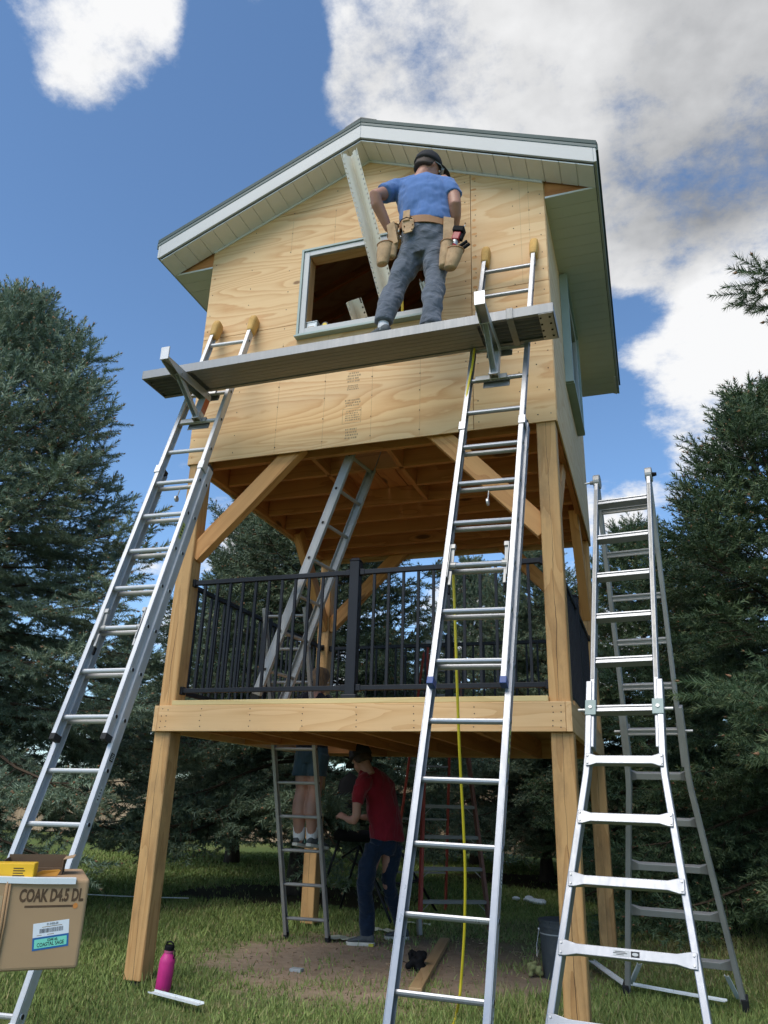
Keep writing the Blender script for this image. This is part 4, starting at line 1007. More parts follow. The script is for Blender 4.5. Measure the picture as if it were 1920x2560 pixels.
def crown_mesh(name, S, n, seed, mat, bud_every=.35, nl=.2, nw=.06):
    r = np.random.RandomState(seed); temps = [shoot_template(n, seed+i, nl, nw) for i in range(4)]
    P = np.array([tuple(s[0]) for s in S]); Dv = np.array([tuple(s[1]) for s in S]); L = np.array([s[2] for s in S]); sb = np.array([s[3] for s in S]); N = len(S)
    ref = np.where(np.abs(Dv[:, 2:3]) > .9, np.array([[1., 0, 0]]), np.array([[0, 0, 1.]]))
    Y = np.cross(ref, Dv); Y /= np.linalg.norm(Y, axis=1)[:, None]; Z = np.cross(Dv, Y)
    # roll
    a = r.uniform(0, 6.28, N)[:, None]; Y, Z = Y*np.cos(a)+Z*np.sin(a), -Y*np.sin(a)+Z*np.cos(a)
    verts = np.zeros((N, n*3, 3)); tt = np.zeros((N, n*3))
    which = r.randint(0, 4, N)
    for i, (tv, t) in enumerate(temps):
        k = np.where(which == i)[0]
        if len(k) == 0: continue
        B = np.stack([Dv[k], Y[k], Z[k]], 1)              # rows: axes
        loc = tv[None]*np.stack([L[k], np.full(len(k), 1.)*.21*.5+L[k]*.5, np.full(len(k), .105)+L[k]*.5], 1)[:, None, :]
        # slight sag along the shoot
        verts[k] = P[k][:, None]+np.einsum('nij,njk->nik', loc, B)
        tt[k] = np.repeat(t, 3)[None]
    verts = verts.reshape(-1, 3)
    shade = np.clip(r.normal(.42, .22, N)+.25*(sb-.6), 0, 1); var = np.zeros((N, n*3, 4)); var[:, :, 0] = shade[:, None]; var[:, :, 1] = np.clip((tt-.7)/.3, 0, 1)*(r.rand(N) < .5)[:, None]*np.clip(sb, 0, 1)[:, None]; var[:, :, 3] = 1
    nf = N*n; faces = np.arange(nf*3)
    # buds: small octahedra at the tips
    bk = np.where((r.rand(N) < bud_every) & (sb > .55))[0]; m = len(bk)
    tip = P[bk]+Dv[bk]*L[bk][:, None]*1.02; rr = r.uniform(.007, .013, m)[:, None]
    oc = np.stack([tip+Dv[bk]*rr*2.6, tip+Y[bk]*rr, tip+Z[bk]*rr, tip-Y[bk]*rr, tip-Z[bk]*rr, tip-Dv[bk]*rr], 1).reshape(-1, 3)
    of = np.array([(0, 1, 2), (0, 2, 3), (0, 3, 4), (0, 4, 1), (5, 2, 1), (5, 3, 2), (5, 4, 3), (5, 1, 4)]).ravel()
    ofaces = (np.arange(m)[:, None]*6+of[None]).ravel()+len(verts)
    allv = np.concatenate([verts, oc]); allf = np.concatenate([faces, ofaces]); nt_ = len(allf)//3
    me = bpy.data.meshes.new(name); me.vertices.add(len(allv)); me.vertices.foreach_set('co', allv.ravel().astype(np.float32))
    me.loops.add(len(allf)); me.loops.foreach_set('vertex_index', allf.astype(np.int32)); me.polygons.add(nt_); me.polygons.foreach_set('loop_start', (np.arange(nt_)*3).astype(np.int32))
    me.materials.append(MATS[mat]); me.materials.append(MATS['bud'])
    mi = np.zeros(nt_, np.int32); mi[nf:] = 1; me.polygons.foreach_set('material_index', mi)
    at = me.color_attributes.new('var', 'FLOAT_COLOR', 'POINT'); cv = np.ones((len(allv), 4), np.float32); cv[:len(verts)] = var.reshape(-1, 4); at.data.foreach_set('color', cv.ravel())
    me.update(calc_edges=True)
    return me
def limbs_mesh(name, BR):
    mb = MB()
    for pts, r0 in BR:
        k = max(1, len(pts)//5) if len(pts) > 5 else 1; ps = pts[::k]
        if ps[-1] != pts[-1]: ps = ps+[pts[-1]]
        rs = [max(.003, r0*(1-i/(len(ps)-1)*.85)) for i in range(len(ps))]; mb.tube(ps, rs, 4, caps=False)
    me = bpy.data.meshes.new(name); me.from_pydata(mb.v, [], mb.f); me.materials.append(MATS['twig']); return me
def trunk_mesh(name, H, r0):
    rr = random.Random(5); mb = MB(); pts = [V((rr.uniform(-.02, .02), rr.uniform(-.02, .02), -.05+H*k/14)) for k in range(15)]
    mb.tube(pts, [r0*1.35]+[r0*(1-k/14.5) for k in range(1, 15)], 14)
    me = bpy.data.meshes.new(name); me.from_pydata(mb.v, [], mb.f); me.materials.append(MATS['bark'])
    for p in me.polygons: p.use_smooth = True
    return me
TREES = {}
def tree(key, label, loc, rot=0, sc=1., data=None, group='spruces standing round the lawn', **kw):
    if key not in TREES:
        kw.setdefault('n', 40); n = kw.pop('n'); mat = kw.pop('mat', 'needles_blue'); seed = kw['seed']; tr = kw.pop('trunk', .13); nl = kw.pop('nl', .2); nw = kw.pop('nw', .06); bud = kw.pop('bud', .35)
        S, BR = spruce_data(**kw); TREES[key] = (crown_mesh(key+'_crown', S, n, seed, mat, bud, nl, nw), limbs_mesh(key+'_limbs', BR), trunk_mesh(key+'_trunk', kw['H']*.97, tr)); print(key, len(S), 'shoots')
    root = thing('spruce_tree', loc, label, 'tree', group)
    M = Matrix.Translation(V(loc)) @ Matrix.Rotation(rot, 4, 'Z') @ Matrix.Scale(sc, 4)
    for nm, me in zip(('crown', 'branches', 'trunk'), TREES[key]): link(nm, me, root, M)
    return root
tree('c', 'large blue spruce with upright brown tipped shoots behind the weathered ladder', (-4.0, 1.6, 0), .4, seed=11, H=7.15, R=3.7, zlow=1.35, mat='needles_left', pw=.72, droop=.65, dens=1.0, shoot=.25, n=46, nl=.25, nw=.050, trunk=.16, bud=.6, leaders=True)
tree('a', 'dense spruce with its trunk showing behind the hatch ladder', (-1.19, 5.36, 0), 1.1, seed=23, H=7.4, R=3.1, zlow=1.2, droop=.6, dens=.95, shoot=.26, n=30, nw=.072, nl=.28, trunk=.13, mat='needles_blue')
tree('a', 'spruce with its trunk in bark mulch behind the red stepladder', (1.63, 9.27, 0), 3.0, .82)
tree('e', 'tall dark green spruce rising beside the folding A-frame ladder', (5.15, 4.7, 0), .2, seed=31, H=6.1, R=2.9, zlow=.75, droop=.55, dens=1., shoot=.26, n=34, nw=.062, nl=.27, mat='needles_green', trunk=.15)
tree('e', 'dark spruce behind the rear right tower post', (3.5, 8.6, 0), 2.2, .95)
tree('f', 'spruce reaching long branches past the eave towards the roof', (7.6, 1.3, 0), 0, seed=47, H=9.0, R=2.6, zlow=.8, droop=.5, dens=1., shoot=.22, n=100, mat='needles_green', trunk=.17, side_only=(math.pi, .55), nb0=6, nl=.25, nw=.026,
     extra=(((-.2, -.1, 4.55), math.pi+.36, 3.22, rad(1), rad(4), rad(8)), ((-.2, -.1, 4.2), math.pi+.42, 2.9, rad(-2), rad(4), rad(4)), ((-.2, -.2, 1.75), math.pi+.50, 3.62, rad(3), rad(3), rad(6)), ((-.2, -.2, 1.55), math.pi+.55, 3.5, rad(1), rad(3), rad(4))))
tree('a', 'spruce filling the gap left of the trunk seen behind the hatch ladder', (-4.3, 9.2, 0), 2.0, .95)
tree('a', 'spruce standing between the two mulched trunks near the fence', (-.2, 12.0, 0), 5.1, .86)
tree('a', 'spruce near the fence behind the folding A-frame ladder', (5.0, 12.0, 0), 3.9, .9)
for k, (x, y, s, rt) in enumerate(((-13.5, 17.5, .9, .3), (-9.2, 20, 1.0, 1.7), (-4.6, 18.5, .85, 2.9), (.2, 19.5, .95, 4.1), (5.2, 18.2, .9, 5.0), (-18.5, 16, 1.0, .9))):
    tree('a', 'distant spruce beyond the board fence', (x, y, 0), rt, s, group='spruces beyond the fence')

# ------------------------------------------------------------------ fence, grass
def fence():
    root = thing('board_fence', (-6, 15.6, 0), 'tan board fence along the far edge of the lawn', 'fence')
    r = random.Random(2); x = -24.0; k = 0
    while x < 11:
        z = 1.62+r.choice((-.01, 0, .01)); plank('fence_board', (x, 15.6, .04), (x, 15.6, z), .138, .02, 'fence_wood', root, up=(0, 1, 0), bevel=0); x += .146; k += 1
    for z in (.35, 1.3): plank('fence_rail', (-24, 15.64, z), (11, 15.64, z), .04, .09, 'fence_wood', root)
    x = -24
    while x < 11: plank('fence_post', (x, 15.70, -.1), (x, 15.70, 1.6), .09, .09, 'fence_wood', root, up=(0, 1, 0), bevel=0); x += 2.44
fence()
def grass():
    m, h, b = newmat('grass_blades'); at = h.n('ShaderNodeAttribute', attribute_name='var'); sp = h.n('ShaderNodeSeparateColor'); h.link(at.outputs['Color'], sp.inputs[0])
    c = h.mix(sp.outputs[0], (.105, .155, .038), (.30, .37, .115)); c = h.mix(sp.outputs[1], c, (.34, .29, .14)); h.link(c, b.inputs['Base Color']); b.inputs['Roughness'].default_value = .7; b.inputs['Specular IOR Level'].default_value = .2
    r = np.random.RandomState(9)
    def fbm(x, y):
        q = 0
        for i, (fx, a) in enumerate(((.9, .5), (2.1, .3), (5., .2))): q = q+a*np.sin(x*fx*1.7+i*2.1+1.3*np.sin(y*fx*1.1+i))*np.cos(y*fx*1.5-i+1.1*np.sin(x*fx*.9))
        return q
    N = 430000
    # blades inside the view wedge, thinning with distance
    u = r.rand(N); dist = 2.2+u**1.7*17; ang = r.uniform(-.58, .60, N); a = YAW
    dx = np.sin(ang)*dist; dy = np.cos(ang)*dist
    x = CAM.x+dx*math.cos(a)-dy*math.sin(a); y = CAM.y+dx*math.sin(a)+dy*math.cos(a)
    e = fbm(x*1.6, y*1.6)
    dirt = ((x-1.40)/1.45)**2+((y-1.6)/1.4)**2+e*1.1+fbm(x*4+2, y*4)*.35 < .95+r.normal(0, .28, N)
    mulch = np.zeros(N, bool)
    for cx, cy, rx, ry in ((-1.19, 5.36, 1.7, 1.3), (1.63, 9.27, 1.8, 1.3)): mulch |= ((x-cx)/rx)**2+((y-cy)/ry)**2+e*.8 < .8
    keep = ~((dirt | mulch) & (r.rand(N) > .025)); keep &= ~((e > .35) & (r.rand(N) < .55))
    near_post = np.zeros(N, bool)
    for px, py in ((.07, .07), (2.98, .07), (.07, 2.93), (2.98, 2.93), (2.75, 1.0), (2.5, .3)): near_post |= (x-px)**2+(y-py)**2 < .06
    x, y, dist, e, near_post = x[keep], y[keep], dist[keep], e[keep], near_post[keep]; n = len(x)
    hgt = (.022+.022*r.rand(n)+.03*(r.rand(n) < .08)+.014*np.clip(fbm(x*.7+3, y*.7), -1, 1))*(1+1.3*near_post*r.rand(n)); w = (.0014+.00062*dist)*r.uniform(.7, 1.3, n); az = r.uniform(0, 6.28, n); lean = r.uniform(.1, .9, n)
    sx, sy = np.cos(az)*w, np.sin(az)*w; la = r.uniform(0, 6.28, n); lx, ly = np.cos(la)*hgt*lean, np.sin(la)*hgt*lean; o = np.zeros(n)
    vs = np.stack([np.stack([x-sx, y-sy, o-.004], 1), np.stack([x+sx, y+sy, o-.004], 1), np.stack([x+lx, y+ly, hgt], 1)], 1).reshape(-1, 3)
    me = bpy.data.meshes.new('grass'); me.vertices.add(n*3); me.vertices.foreach_set('co', vs.ravel().astype(np.float32)); me.loops.add(n*3); me.loops.foreach_set('vertex_index', np.arange(n*3).astype(np.int32)); me.polygons.add(n)
    me.polygons.foreach_set('loop_start', (np.arange(n)*3).astype(np.int32)); me.materials.append(m)
    col = np.zeros((n, 3, 4), np.float32); col[:, :, 0] = np.clip(r.normal(.45, .25, n)+.2*fbm(x, y), 0, 1)[:, None]; col[:, :, 1] = ((r.rand(n) < .10+.35*np.clip(e, 0, 1)+.35*(((x-3.2)/2.)**2+((y-3.2)/1.5)**2 < 1)))[:, None]*r.uniform(.4, 1, n)[:, None]; col[:, :, 3] = 1
    a2 = me.color_attributes.new('var', 'FLOAT_COLOR', 'POINT'); a2.data.foreach_set('color', col.ravel()); me.update(calc_edges=True)
    tag(link('lawn_grass', me), 'short green lawn grass with dry straw coloured patches', 'grass', kind='stuff')
grass()
def litter():
    r = np.random.RandomState(3); mb = MB()
    for k in range(900):
        a = r.uniform(0, 6.28); q = r.rand()**.6*1.5; x, y = 1.45+q*1.35*math.cos(a), 1.35+q*1.2*math.sin(a); L = r.uniform(.006, .035); t = r.uniform(0, 6.28); d = V((math.cos(t), math.sin(t), 0))*L
        mb.beam(V((x, y, .004)), V((x, y, .004))+d, r.uniform(.002, .008), r.uniform(.003, .008))
    tag(mb.build('ground_litter', ['litter']), 'scattered wood chips and twigs on the bare dirt', 'wood chips', kind='stuff')
plain('litter', (.30, .21, .13), .9, var=.6, vs=3)
litter()

# ------------------------------------------------------------------ small things
plain('cardboard', (.43, .275, .145), .85, var=.06, vs=3, bs=.05, bscale=120); plain('cardboard_dark', (.12, .075, .04), .9)
plain('cardboard_edge', (.36, .22, .11), .9); plain('yellow_card', (.80, .46, .015), .5, var=.03); plain('orange_tag', (.68, .30, .03), .5)
plain('label_white', (.80, .82, .84), .5, var=.02); plain('label_blue', (.02, .13, .36), .5, var=.02); plain('label_mint', (.22, .72, .52), .5, var=.02)
plain('orange_smear', (.62, .23, .05), .8); plain('table_top', (.62, .62, .60), .5, var=.05)
plain('pink_coat', (.62, .03, .22), .48, var=.08, vs=20, bs=.05, bscale=300); plain('pink_metal', (.50, .10, .20), .4)
plain('bucket_mat', (.040, .050, .058), .55, var=.12, dirt=.4, dcol=(.16, .15, .13)); plain('bucket_rim', (.30, .32, .33), .55, dirt=.5)
plain('strip_white', (.74, .77, .76), .5, var=.04, dirt=.2, dcol=(.4, .42, .35)); plain('hose_yellow', (.62, .50, .03), .45, var=.06)
plain('rag', (.26, .27, .11), .9, bs=.3, bscale=30); plain('bag_plastic', (.62, .66, .66), .35, var=.1); plain('paper', (.55, .56, .42), .8, var=.1); plain('grey_block', (.34, .37, .38), .6)
plain('tub_clear', (.50, .55, .57), .25, var=.1); plain('tape_black', (.03, .03, .03), .5); plain('yellow_plastic', (.70, .50, .03), .45); plain('pink_toy', (.60, .10, .28), .5)
plain('tape_clear', (.47, .33, .19), .25, var=.04)

def cardboard_box():
    th = rad(42); O = V((1.504, -2.45, .620)); BM = Matrix.Translation(O) @ Matrix.Rotation(th, 4, 'Z')
    Lb, Db, Hb = .95, .42, .290
    root = thing('cardboard_box', tuple(O), 'brown cardboard box printed COAK D4.5 DL with a coastal sage label', 'box')
    MB().box((-Lb, 0, 0), (.004, Db, Hb)).build('carton', 'cardboard', root, bevel=.012, seg=3, M=BM)
    # overlapped end flap with its taped, crumpled edge
    xf = -.275
    MB().box((-Lb+.01, -.006, .004), (xf, -.0005, Hb-.004)).build('flap', 'cardboard', root, bevel=.004, M=BM)
    for dx, r in ((.004, .0055), (.014, .004)): MB().tube([(xf+dx, -.003, .005), (xf+dx+.002, -.005, Hb/2), (xf+dx-.002, -.004, Hb-.006)], r, 8).build('flap_edge', 'cardboard_edge', root, smooth=True, M=BM)
    MB().box((-Lb+.02, -.0066, Hb-.11), (xf-.004, -.0062, Hb-.05)).build('tape', 'tape_clear', root, M=BM)
    F = lambda x, z, dy=.0006: BM @ facing((x, -dy, z), (1, 0, 0), (0, 0, 1))
    text('COAK D4.5 DL', .056, F(-.119, .2355), 'ink', root, 'lettering', sx=.58, bold=.0022)
    MB().box((-.204, -.0006, .1985), (-.034, -.0001, .2055)).build('underline', 'ink', root, M=BM)
    MB().poly([(-.034+.0085*math.cos(a), -.0009, .202+.0095*math.sin(a)) for a in [2*math.pi*k/12 for k in range(12)]], (0, .0003, 0)).build('paint_smear', 'orange_smear', root, M=BM)
    # the label, stuck on slightly turned
    Lm = BM @ Matrix.Translation((-.1015, 0, .1105)) @ Matrix.Rotation(rad(-6.5), 4, 'Y'); wl, hl = .118, .086
    def rect(xa, xb, za, zb, dy, mat, nm): return MB().box((xa, -dy, za), (xb, -dy+.0002, zb)).build(nm, mat, root, M=Lm)
    rect(-wl/2, wl/2, -.002, hl/2, .0008, 'label_white', 'label'); rect(-wl/2, wl/2, -hl/2, -.0022, .0008, 'label_blue', 'label'); rect(-wl/2+.006, wl/2-.006, -hl/2+.006, -.0085, .0011, 'label_mint', 'label')
    r = random.Random(5); x = -.037
    while x < .039:
        wbar = r.choice((.0008, .0014, .002)); rect(x, x+wbar, .0095, .0235, .0011, 'print_black', 'barcode_bar'); x += wbar+r.choice((.0009, .0015))
    TL = lambda x, z: Lm @ facing((x, -.0012, z), (1, 0, 0), (0, 0, 1))
    text('01-5452-28', .0095, TL(.004, .036), 'print_black', root, sx=.85); text('COAK A/L', .011, TL(.006, -.0145), 'print_black', root, sx=.68, bold=.0003); text('COASTAL SAGE', .0170, TL(.0, -.0275), 'print_black', root, sx=.74, bold=.0002)
    for z, a, b in ((.0285, -.03, .036), (.0035, -.046, -.030), (.0035, -.012, .010)): rect(a, b, z-.0010, z+.0010, .0011, 'print_grey', 'small_print')
    # the folding table it overhangs (mostly out of view)
    TM = BM @ Matrix.Translation((-1.0, .05, -O.z))
    t = thing('folding_table', tuple(TM @ V((0, 0, 0))), 'pale folding table carrying the cardboard box', 'table')
    MB().box((-.75, -.15, .585), (.62, .50, .6195)).build('tabletop', 'table_top', t, bevel=.01, M=TM)
    for x in (-.6, .5):
        for y in (-.08, .43): MB().cyl((x, y, 0), (x*.98, y, .585), .014, .014, 10).build('leg', 'galv', t, M=TM)
        MB().cyl((x, -.08, .16), (x, .43, .16), .010, .010, 8).build('stretcher', 'galv', t, M=TM)
    # yellow carton, opened brown carton, tag and trim offcut on top
    zt = Hb+.0006
    c = thing('yellow_carton', tuple(BM @ V((-.3, .12, zt))), 'small yellow carton lying on top of the printed cardboard box', 'carton')
    Mc = BM @ Matrix.Translation((-.34, .075, zt)) @ Matrix.Rotation(rad(-10), 4, 'Z')
    MB().box((-.13, -.03, 0), (.155, .05, .050)).build('carton', 'yellow_card', c, bevel=.003, M=Mc)
    for k in range(4): MB().box((.085, -.0308, .008+.008*k), (.125-.006*(k % 2), -.0302, .011+.008*k)).build('small_print', 'print_black', c, M=Mc)
    c = thing('open_carton', tuple(BM @ V((-.12, .24, zt))), 'opened brown carton with raised flaps behind the yellow carton', 'carton')
    Mo = BM @ Matrix.Translation((-.19, .16, zt)) @ Matrix.Rotation(rad(-6), 4, 'Z'); a, b, y0_, y1_ = -.11, .10, 0, .14
    mb = MB(); mb.box((a, y1_-.004, 0), (b, y1_, .062)); mb.box((b-.004, y0_, 0), (b, y1_-.004, .052)); mb.box((a, y0_, 0), (a+.004, y1_-.004, .052)); mb.box((a+.004, y0_, 0), (b-.004, y0_+.004, .024))
    mb.build('carton', 'cardboard_dark', c, M=Mo); MB().poly([(b-.002, y0_, .0525), (b-.002, y1_, .0525), (b+.035, y1_, .060), (b+.035, y0_, .060)], (0, 0, .003)).build('flap', 'cardboard', c, M=Mo)
    MB().box((a+.006, y0_+.006, .0003), (b-.006, y1_-.006, .015)).build('contents', 'cardboard_dark', c, M=Mo)
    tg = MB(); tg.poly([(-.195, .08, .0003), (-.185, .08, .012), (-.165, .08, .021), (-.105, .095, .0235), (-.10, .095, .020), (-.11, .09, .0015)], (.002, .006, 0)); tag(tg.build('orange_tag', 'orange_tag', M=BM @ Matrix.Translation((0, 0, zt))), 'orange plastic tag lying beside the yellow carton', 'tag')
    s = MB(); pts = [(-.60, .015, Hb+.012), (-.36, .012, Hb+.011), (-.18, .006, Hb+.0045), (-.045, .004, Hb+.0025)]
    for (p, q) in zip(pts, pts[1:]): s.beam(p, q, .034, .0022); s.beam(V(p)+V((0, -.017, -.009)), V(q)+V((0, -.017, -.009)), .002, .019)
    tag(s.build('trim_channel', 'strip_white', M=BM), 'white J-channel offcut lying along the top edge of the cardboard box', 'trim strip')
cardboard_box()

def bottle():
    b = onplane(405, 2484, 2, 0); root = thing('water_bottle', (b.x, b.y, 0), 'hot pink metal water bottle standing in grass by the front left post', 'bottle')
    M = Matrix.Translation((b.x, b.y, .0)) @ Matrix.Rotation(rad(4), 4, 'Y')
    MB().lathe((0, 0, 0), [(.001, 0), (.046, .0), (.050, .006), (.050, .185), (.047, .200), (.035, .222), (.029, .232), (.029, .236)], 28).build('flask', 'pink_coat', root, smooth=True, M=M)
    MB().lathe((0, 0, .2362), [(.001, 0), (.031, 0), (.031, .014), (.001, .0142)], 24).build('collar', 'pink_metal', root, M=M)
    mb = MB(); mb.lathe((0, 0, .2506), [(.001, 0), (.032, 0), (.032, .022), (.028, .028), (.001, .029)], 24); mb.build('lid', 'black', root, M=M)
    MB().tube([(-.028, 0, .272), (-.022, 0, .293), (.004, 0, .300), (.024, 0, .290), (.028, 0, .272)], .006, 8).build('lid_handle', 'black', root, smooth=True, M=M)
    MB().tube([(.030, 0, .262), (.046, -.004, .250), (.050, -.004, .225), (.042, -.002, .205)], .0035, 6).build('strap', 'black', root, smooth=True, M=M)
bottle()
def strip(name, pts, w, mat, label, cat='trim strip', t=.0025, lip=.012, z=.012):
    mb = MB(); pts = [V((p[0], p[1], p[2] if len(p) > 2 else z)) for p in pts]
    for a, b in zip(pts, pts[1:]):
        mb.beam(a, b, w, t); mb.beam(a, b, t, lip, oy=w/2, oz=lip/2); mb.beam(a, b, t, lip*.6, oy=-w/2, oz=lip*.3)
    o = tag(mb.build(name, mat), label, cat); return o
a, b = onplane(378, 2480, 2, .045), onplane(502, 2512, 2, .045); strip('trim_offcut', [tuple(a), tuple(b)], .05, 'strip_white', 'short white trim offcut lying in the grass in front of the pink bottle')
a, b = onplane(1478, 2402, 2, .05), onplane(1562, 2462, 2, .05); strip('trim_offcut', [tuple(a), tuple(b)], .045, 'strip_white', 'white trim offcut lying between the rear right tower post and the folding ladder')
a, b = onplane(1580, 2462, 2, .05), onplane(1815, 2504, 2, .05); m_ = a.lerp(b, .45); strip('long_trim_strip', [tuple(a), (m_.x, m_.y+.02, .045), tuple(b)], .045, 'strip_white', 'long white trim strip lying in the grass under the folding A-frame ladder')
def trim_prop(px0, px1, label, y=1.30):
    a = onplane(*px0, 1, y); b = onplane(*px1, 1, y-.05); strip('trim_offcut', [tuple(a), tuple(b)], .04, 'strip_white', label)
a, b = onplane(1600, 2410, 1, 1.35), onplane(1578, 2462, 2, .012); strip('trim_offcut', [tuple(a), tuple(b)], .03, 'strip_white', 'short white trim piece propped on the rear left leg of the folding ladder')
a, b = onplane(1816, 2440, 1, 1.30), onplane(1846, 2498, 2, .012); strip('trim_offcut', [tuple(a), tuple(b)], .03, 'strip_white', 'short white trim piece propped on the rear right leg of the folding ladder')

def bucket():
    c = onplane(1398, 2452, 2, 0); r = .145; root = thing('bucket', (c.x, c.y, 0), 'dark grey plastic pail with dried paint, standing behind the front right post', 'bucket')
    M = Matrix.Translation((c.x, c.y+.10, 0)); H = .38
    mb = MB(); n = 36; prof = [(.001, .004), (r*.86, .004), (r*.87, .0), (r*.985, H-.045), (r*1.03, H-.045), (r*1.03, H-.038), (r, H-.036), (r, H), (r*.965, H), (r*.95, H-.04), (r*.84, .02), (.001, .02)]
    mb.lathe((0, 0, 0), prof, n); mb.build('pail', 'bucket_mat', root, smooth=False, M=M)
    MB().lathe((0, 0, H-.085), [(r*.972, 0), (r*.985, 0), (r*.988, .008), (r*.974, .008)], n).build('paint_ring', 'bucket_rim', root, M=M)
    lid = MB(); lid.lathe((0, 0, H+.001), [(.001, .0), (r*.9, .0), (r*1.02, .004), (r*1.04, .0), (r*1.04, .012), (r*.98, .014), (.001, .010)], n); lo = lid.build('lid', 'bucket_mat', root, M=M)
    for k in range(26):
        a = 2*math.pi*k/26; p = V((r*1.045*math.cos(a), r*1.045*math.sin(a), H-.006)); MB().beam(p, p+V((0, 0, .016)), .012, .004, up=(math.cos(a), math.sin(a), 0)).build('lid_tab', 'bucket_mat', lo, M=M)
    MB().tube([(-r*1.0, -.02, H-.06), (-r*1.12, -.05, H-.16), (-r*1.08, -.09, H-.24), (-r*.95, -.12, H-.19)], .003, 6).build('handle', 'steel', root, M=M)
    for s in (-1, 1): MB().cyl((s*r*.97, -.02, H-.06), (s*r*1.05, -.02, H-.06), .012, .010, 10).build('handle_ear', 'galv', root, M=M)
    MB().poly([(.02, -r*.95, .15)]*1+[(.07, -r*.90, .15), (.07, -r*.92, .26), (.02, -r*.97, .26)], (0, .002, 0)).build('worn_label', 'black', root, M=M)
    # crumpled rag by it
    rr = random.Random(8); mb = MB()
    for k in range(16): mb.sphere((c.x-.17+rr.uniform(-.045, .03), c.y+.03+rr.uniform(-.04, .04), .015+.09*rr.random()), .012+.016*rr.random(), 8, 6, (rr.uniform(.7, 1.6), rr.uniform(.6, 1.4), .8))
    tag(mb.build('crumpled_rag', 'rag', remesh=.008, sm_it=3), 'crumpled yellow green rag lying against the pail', 'rag')
bucket()
def ground_board():
    a, b = onplane(1112, 2350, 2, .02), onplane(1038, 2478, 2, .02); root = plank('wood_offcut', tuple(a), tuple(b), .09, .038, 'cut_board', None); tag(root, 'short sawn lumber offcut lying on the bare dirt', 'board')
    c = onplane(1040, 2428, 2, 0); r = random.Random(4); mb = MB()
    for k in range(26): mb.sphere((c.x+r.uniform(-.06, .06), c.y+r.uniform(-.05, .05), .02+.10*r.random()), .02+.018*r.random(), 8, 6, (r.uniform(.6, 1.7), r.uniform(.6, 1.5), r.uniform(.6, 1.2)))
    mb.tube([(c.x-.06, c.y, .05), (c.x-.1, c.y-.02, .06), (c.x-.12, c.y-.02, .055)], .008, 6)
    tag(mb.build('black_cloth_bundle', 'black', remesh=.009, sm_it=6), 'small black cloth bundle on the dirt beside the sawn board', 'cloth')
    c = onplane(741, 2425, 2, 0.01); o = MB().box((c.x-.045, c.y-.03, 0), (c.x+.045, c.y+.035, .022)).build('grey_block', 'grey_block', bevel=.003); tag(o, 'small flat grey block lying on the dirt near the front left post', 'block')
    for (p, lab) in (((1310, 2254), 'crumpled clear plastic bag lying in the grass, the smaller piece'), ((1338, 2260), 'crumpled clear plastic bag lying in the grass, the flatter piece')):
        c = onplane(*p, 2, 0); mb = MB()
        for k in range(8): mb.sphere((c.x+r.uniform(-.10, .10), c.y+r.uniform(-.06, .06), .02+r.uniform(0, .03)), .03+.03*r.random(), 8, 6, (1.3, 1, .6))
        tag(mb.build('plastic_bag', 'bag_plastic', remesh=.012, sm_it=1), lab, 'bag', 'plastic bags in the grass')
    for (p, w, h, lab) in (((963, 2330), .34, .12, 'pale torn paper sheet on the ground behind the red shirted person'), ((856, 2350), .30, .16, 'pale torn paper sheet on the dirt in front of the hatch ladder'), ((1040, 2312), .30, .05, 'narrow pale paper scrap by the red stepladder foot')):
        c = onplane(*p, 2, 0.01); n = 8; mb = MB(); vs = []
        for j in range(3):
            for i in range(n+1): vs.append((c.x+(i/n-.5)*w+r.uniform(-.01, .01), c.y+(j/2-.5)*h+r.uniform(-.012, .012), .018+.02*r.random()))
        mb.add(vs, [(j*(n+1)+i, j*(n+1)+i+1, (j+1)*(n+1)+i+1, (j+1)*(n+1)+i) for j in range(2) for i in range(n)])
        o = mb.build('paper_scrap', 'paper', smooth=False); k = o.modifiers.new('Solid', 'SOLIDIFY'); k.thickness = .002; tag(o, lab, 'paper')
    a, b = onplane(200, 2235, 2, .05), onplane(472, 2245, 2, .05); mb = MB(); mb.tube([tuple(a), tuple(a.lerp(b, .35)+V((.0, .02, -.008))), tuple(a.lerp(b, .7)-V((0, .015, .004))), tuple(b)], .006, 6); tag(mb.build('white_cord', 'strip_white'), 'thin white cord lying across the lawn behind the front left post', 'cord')
ground_board()

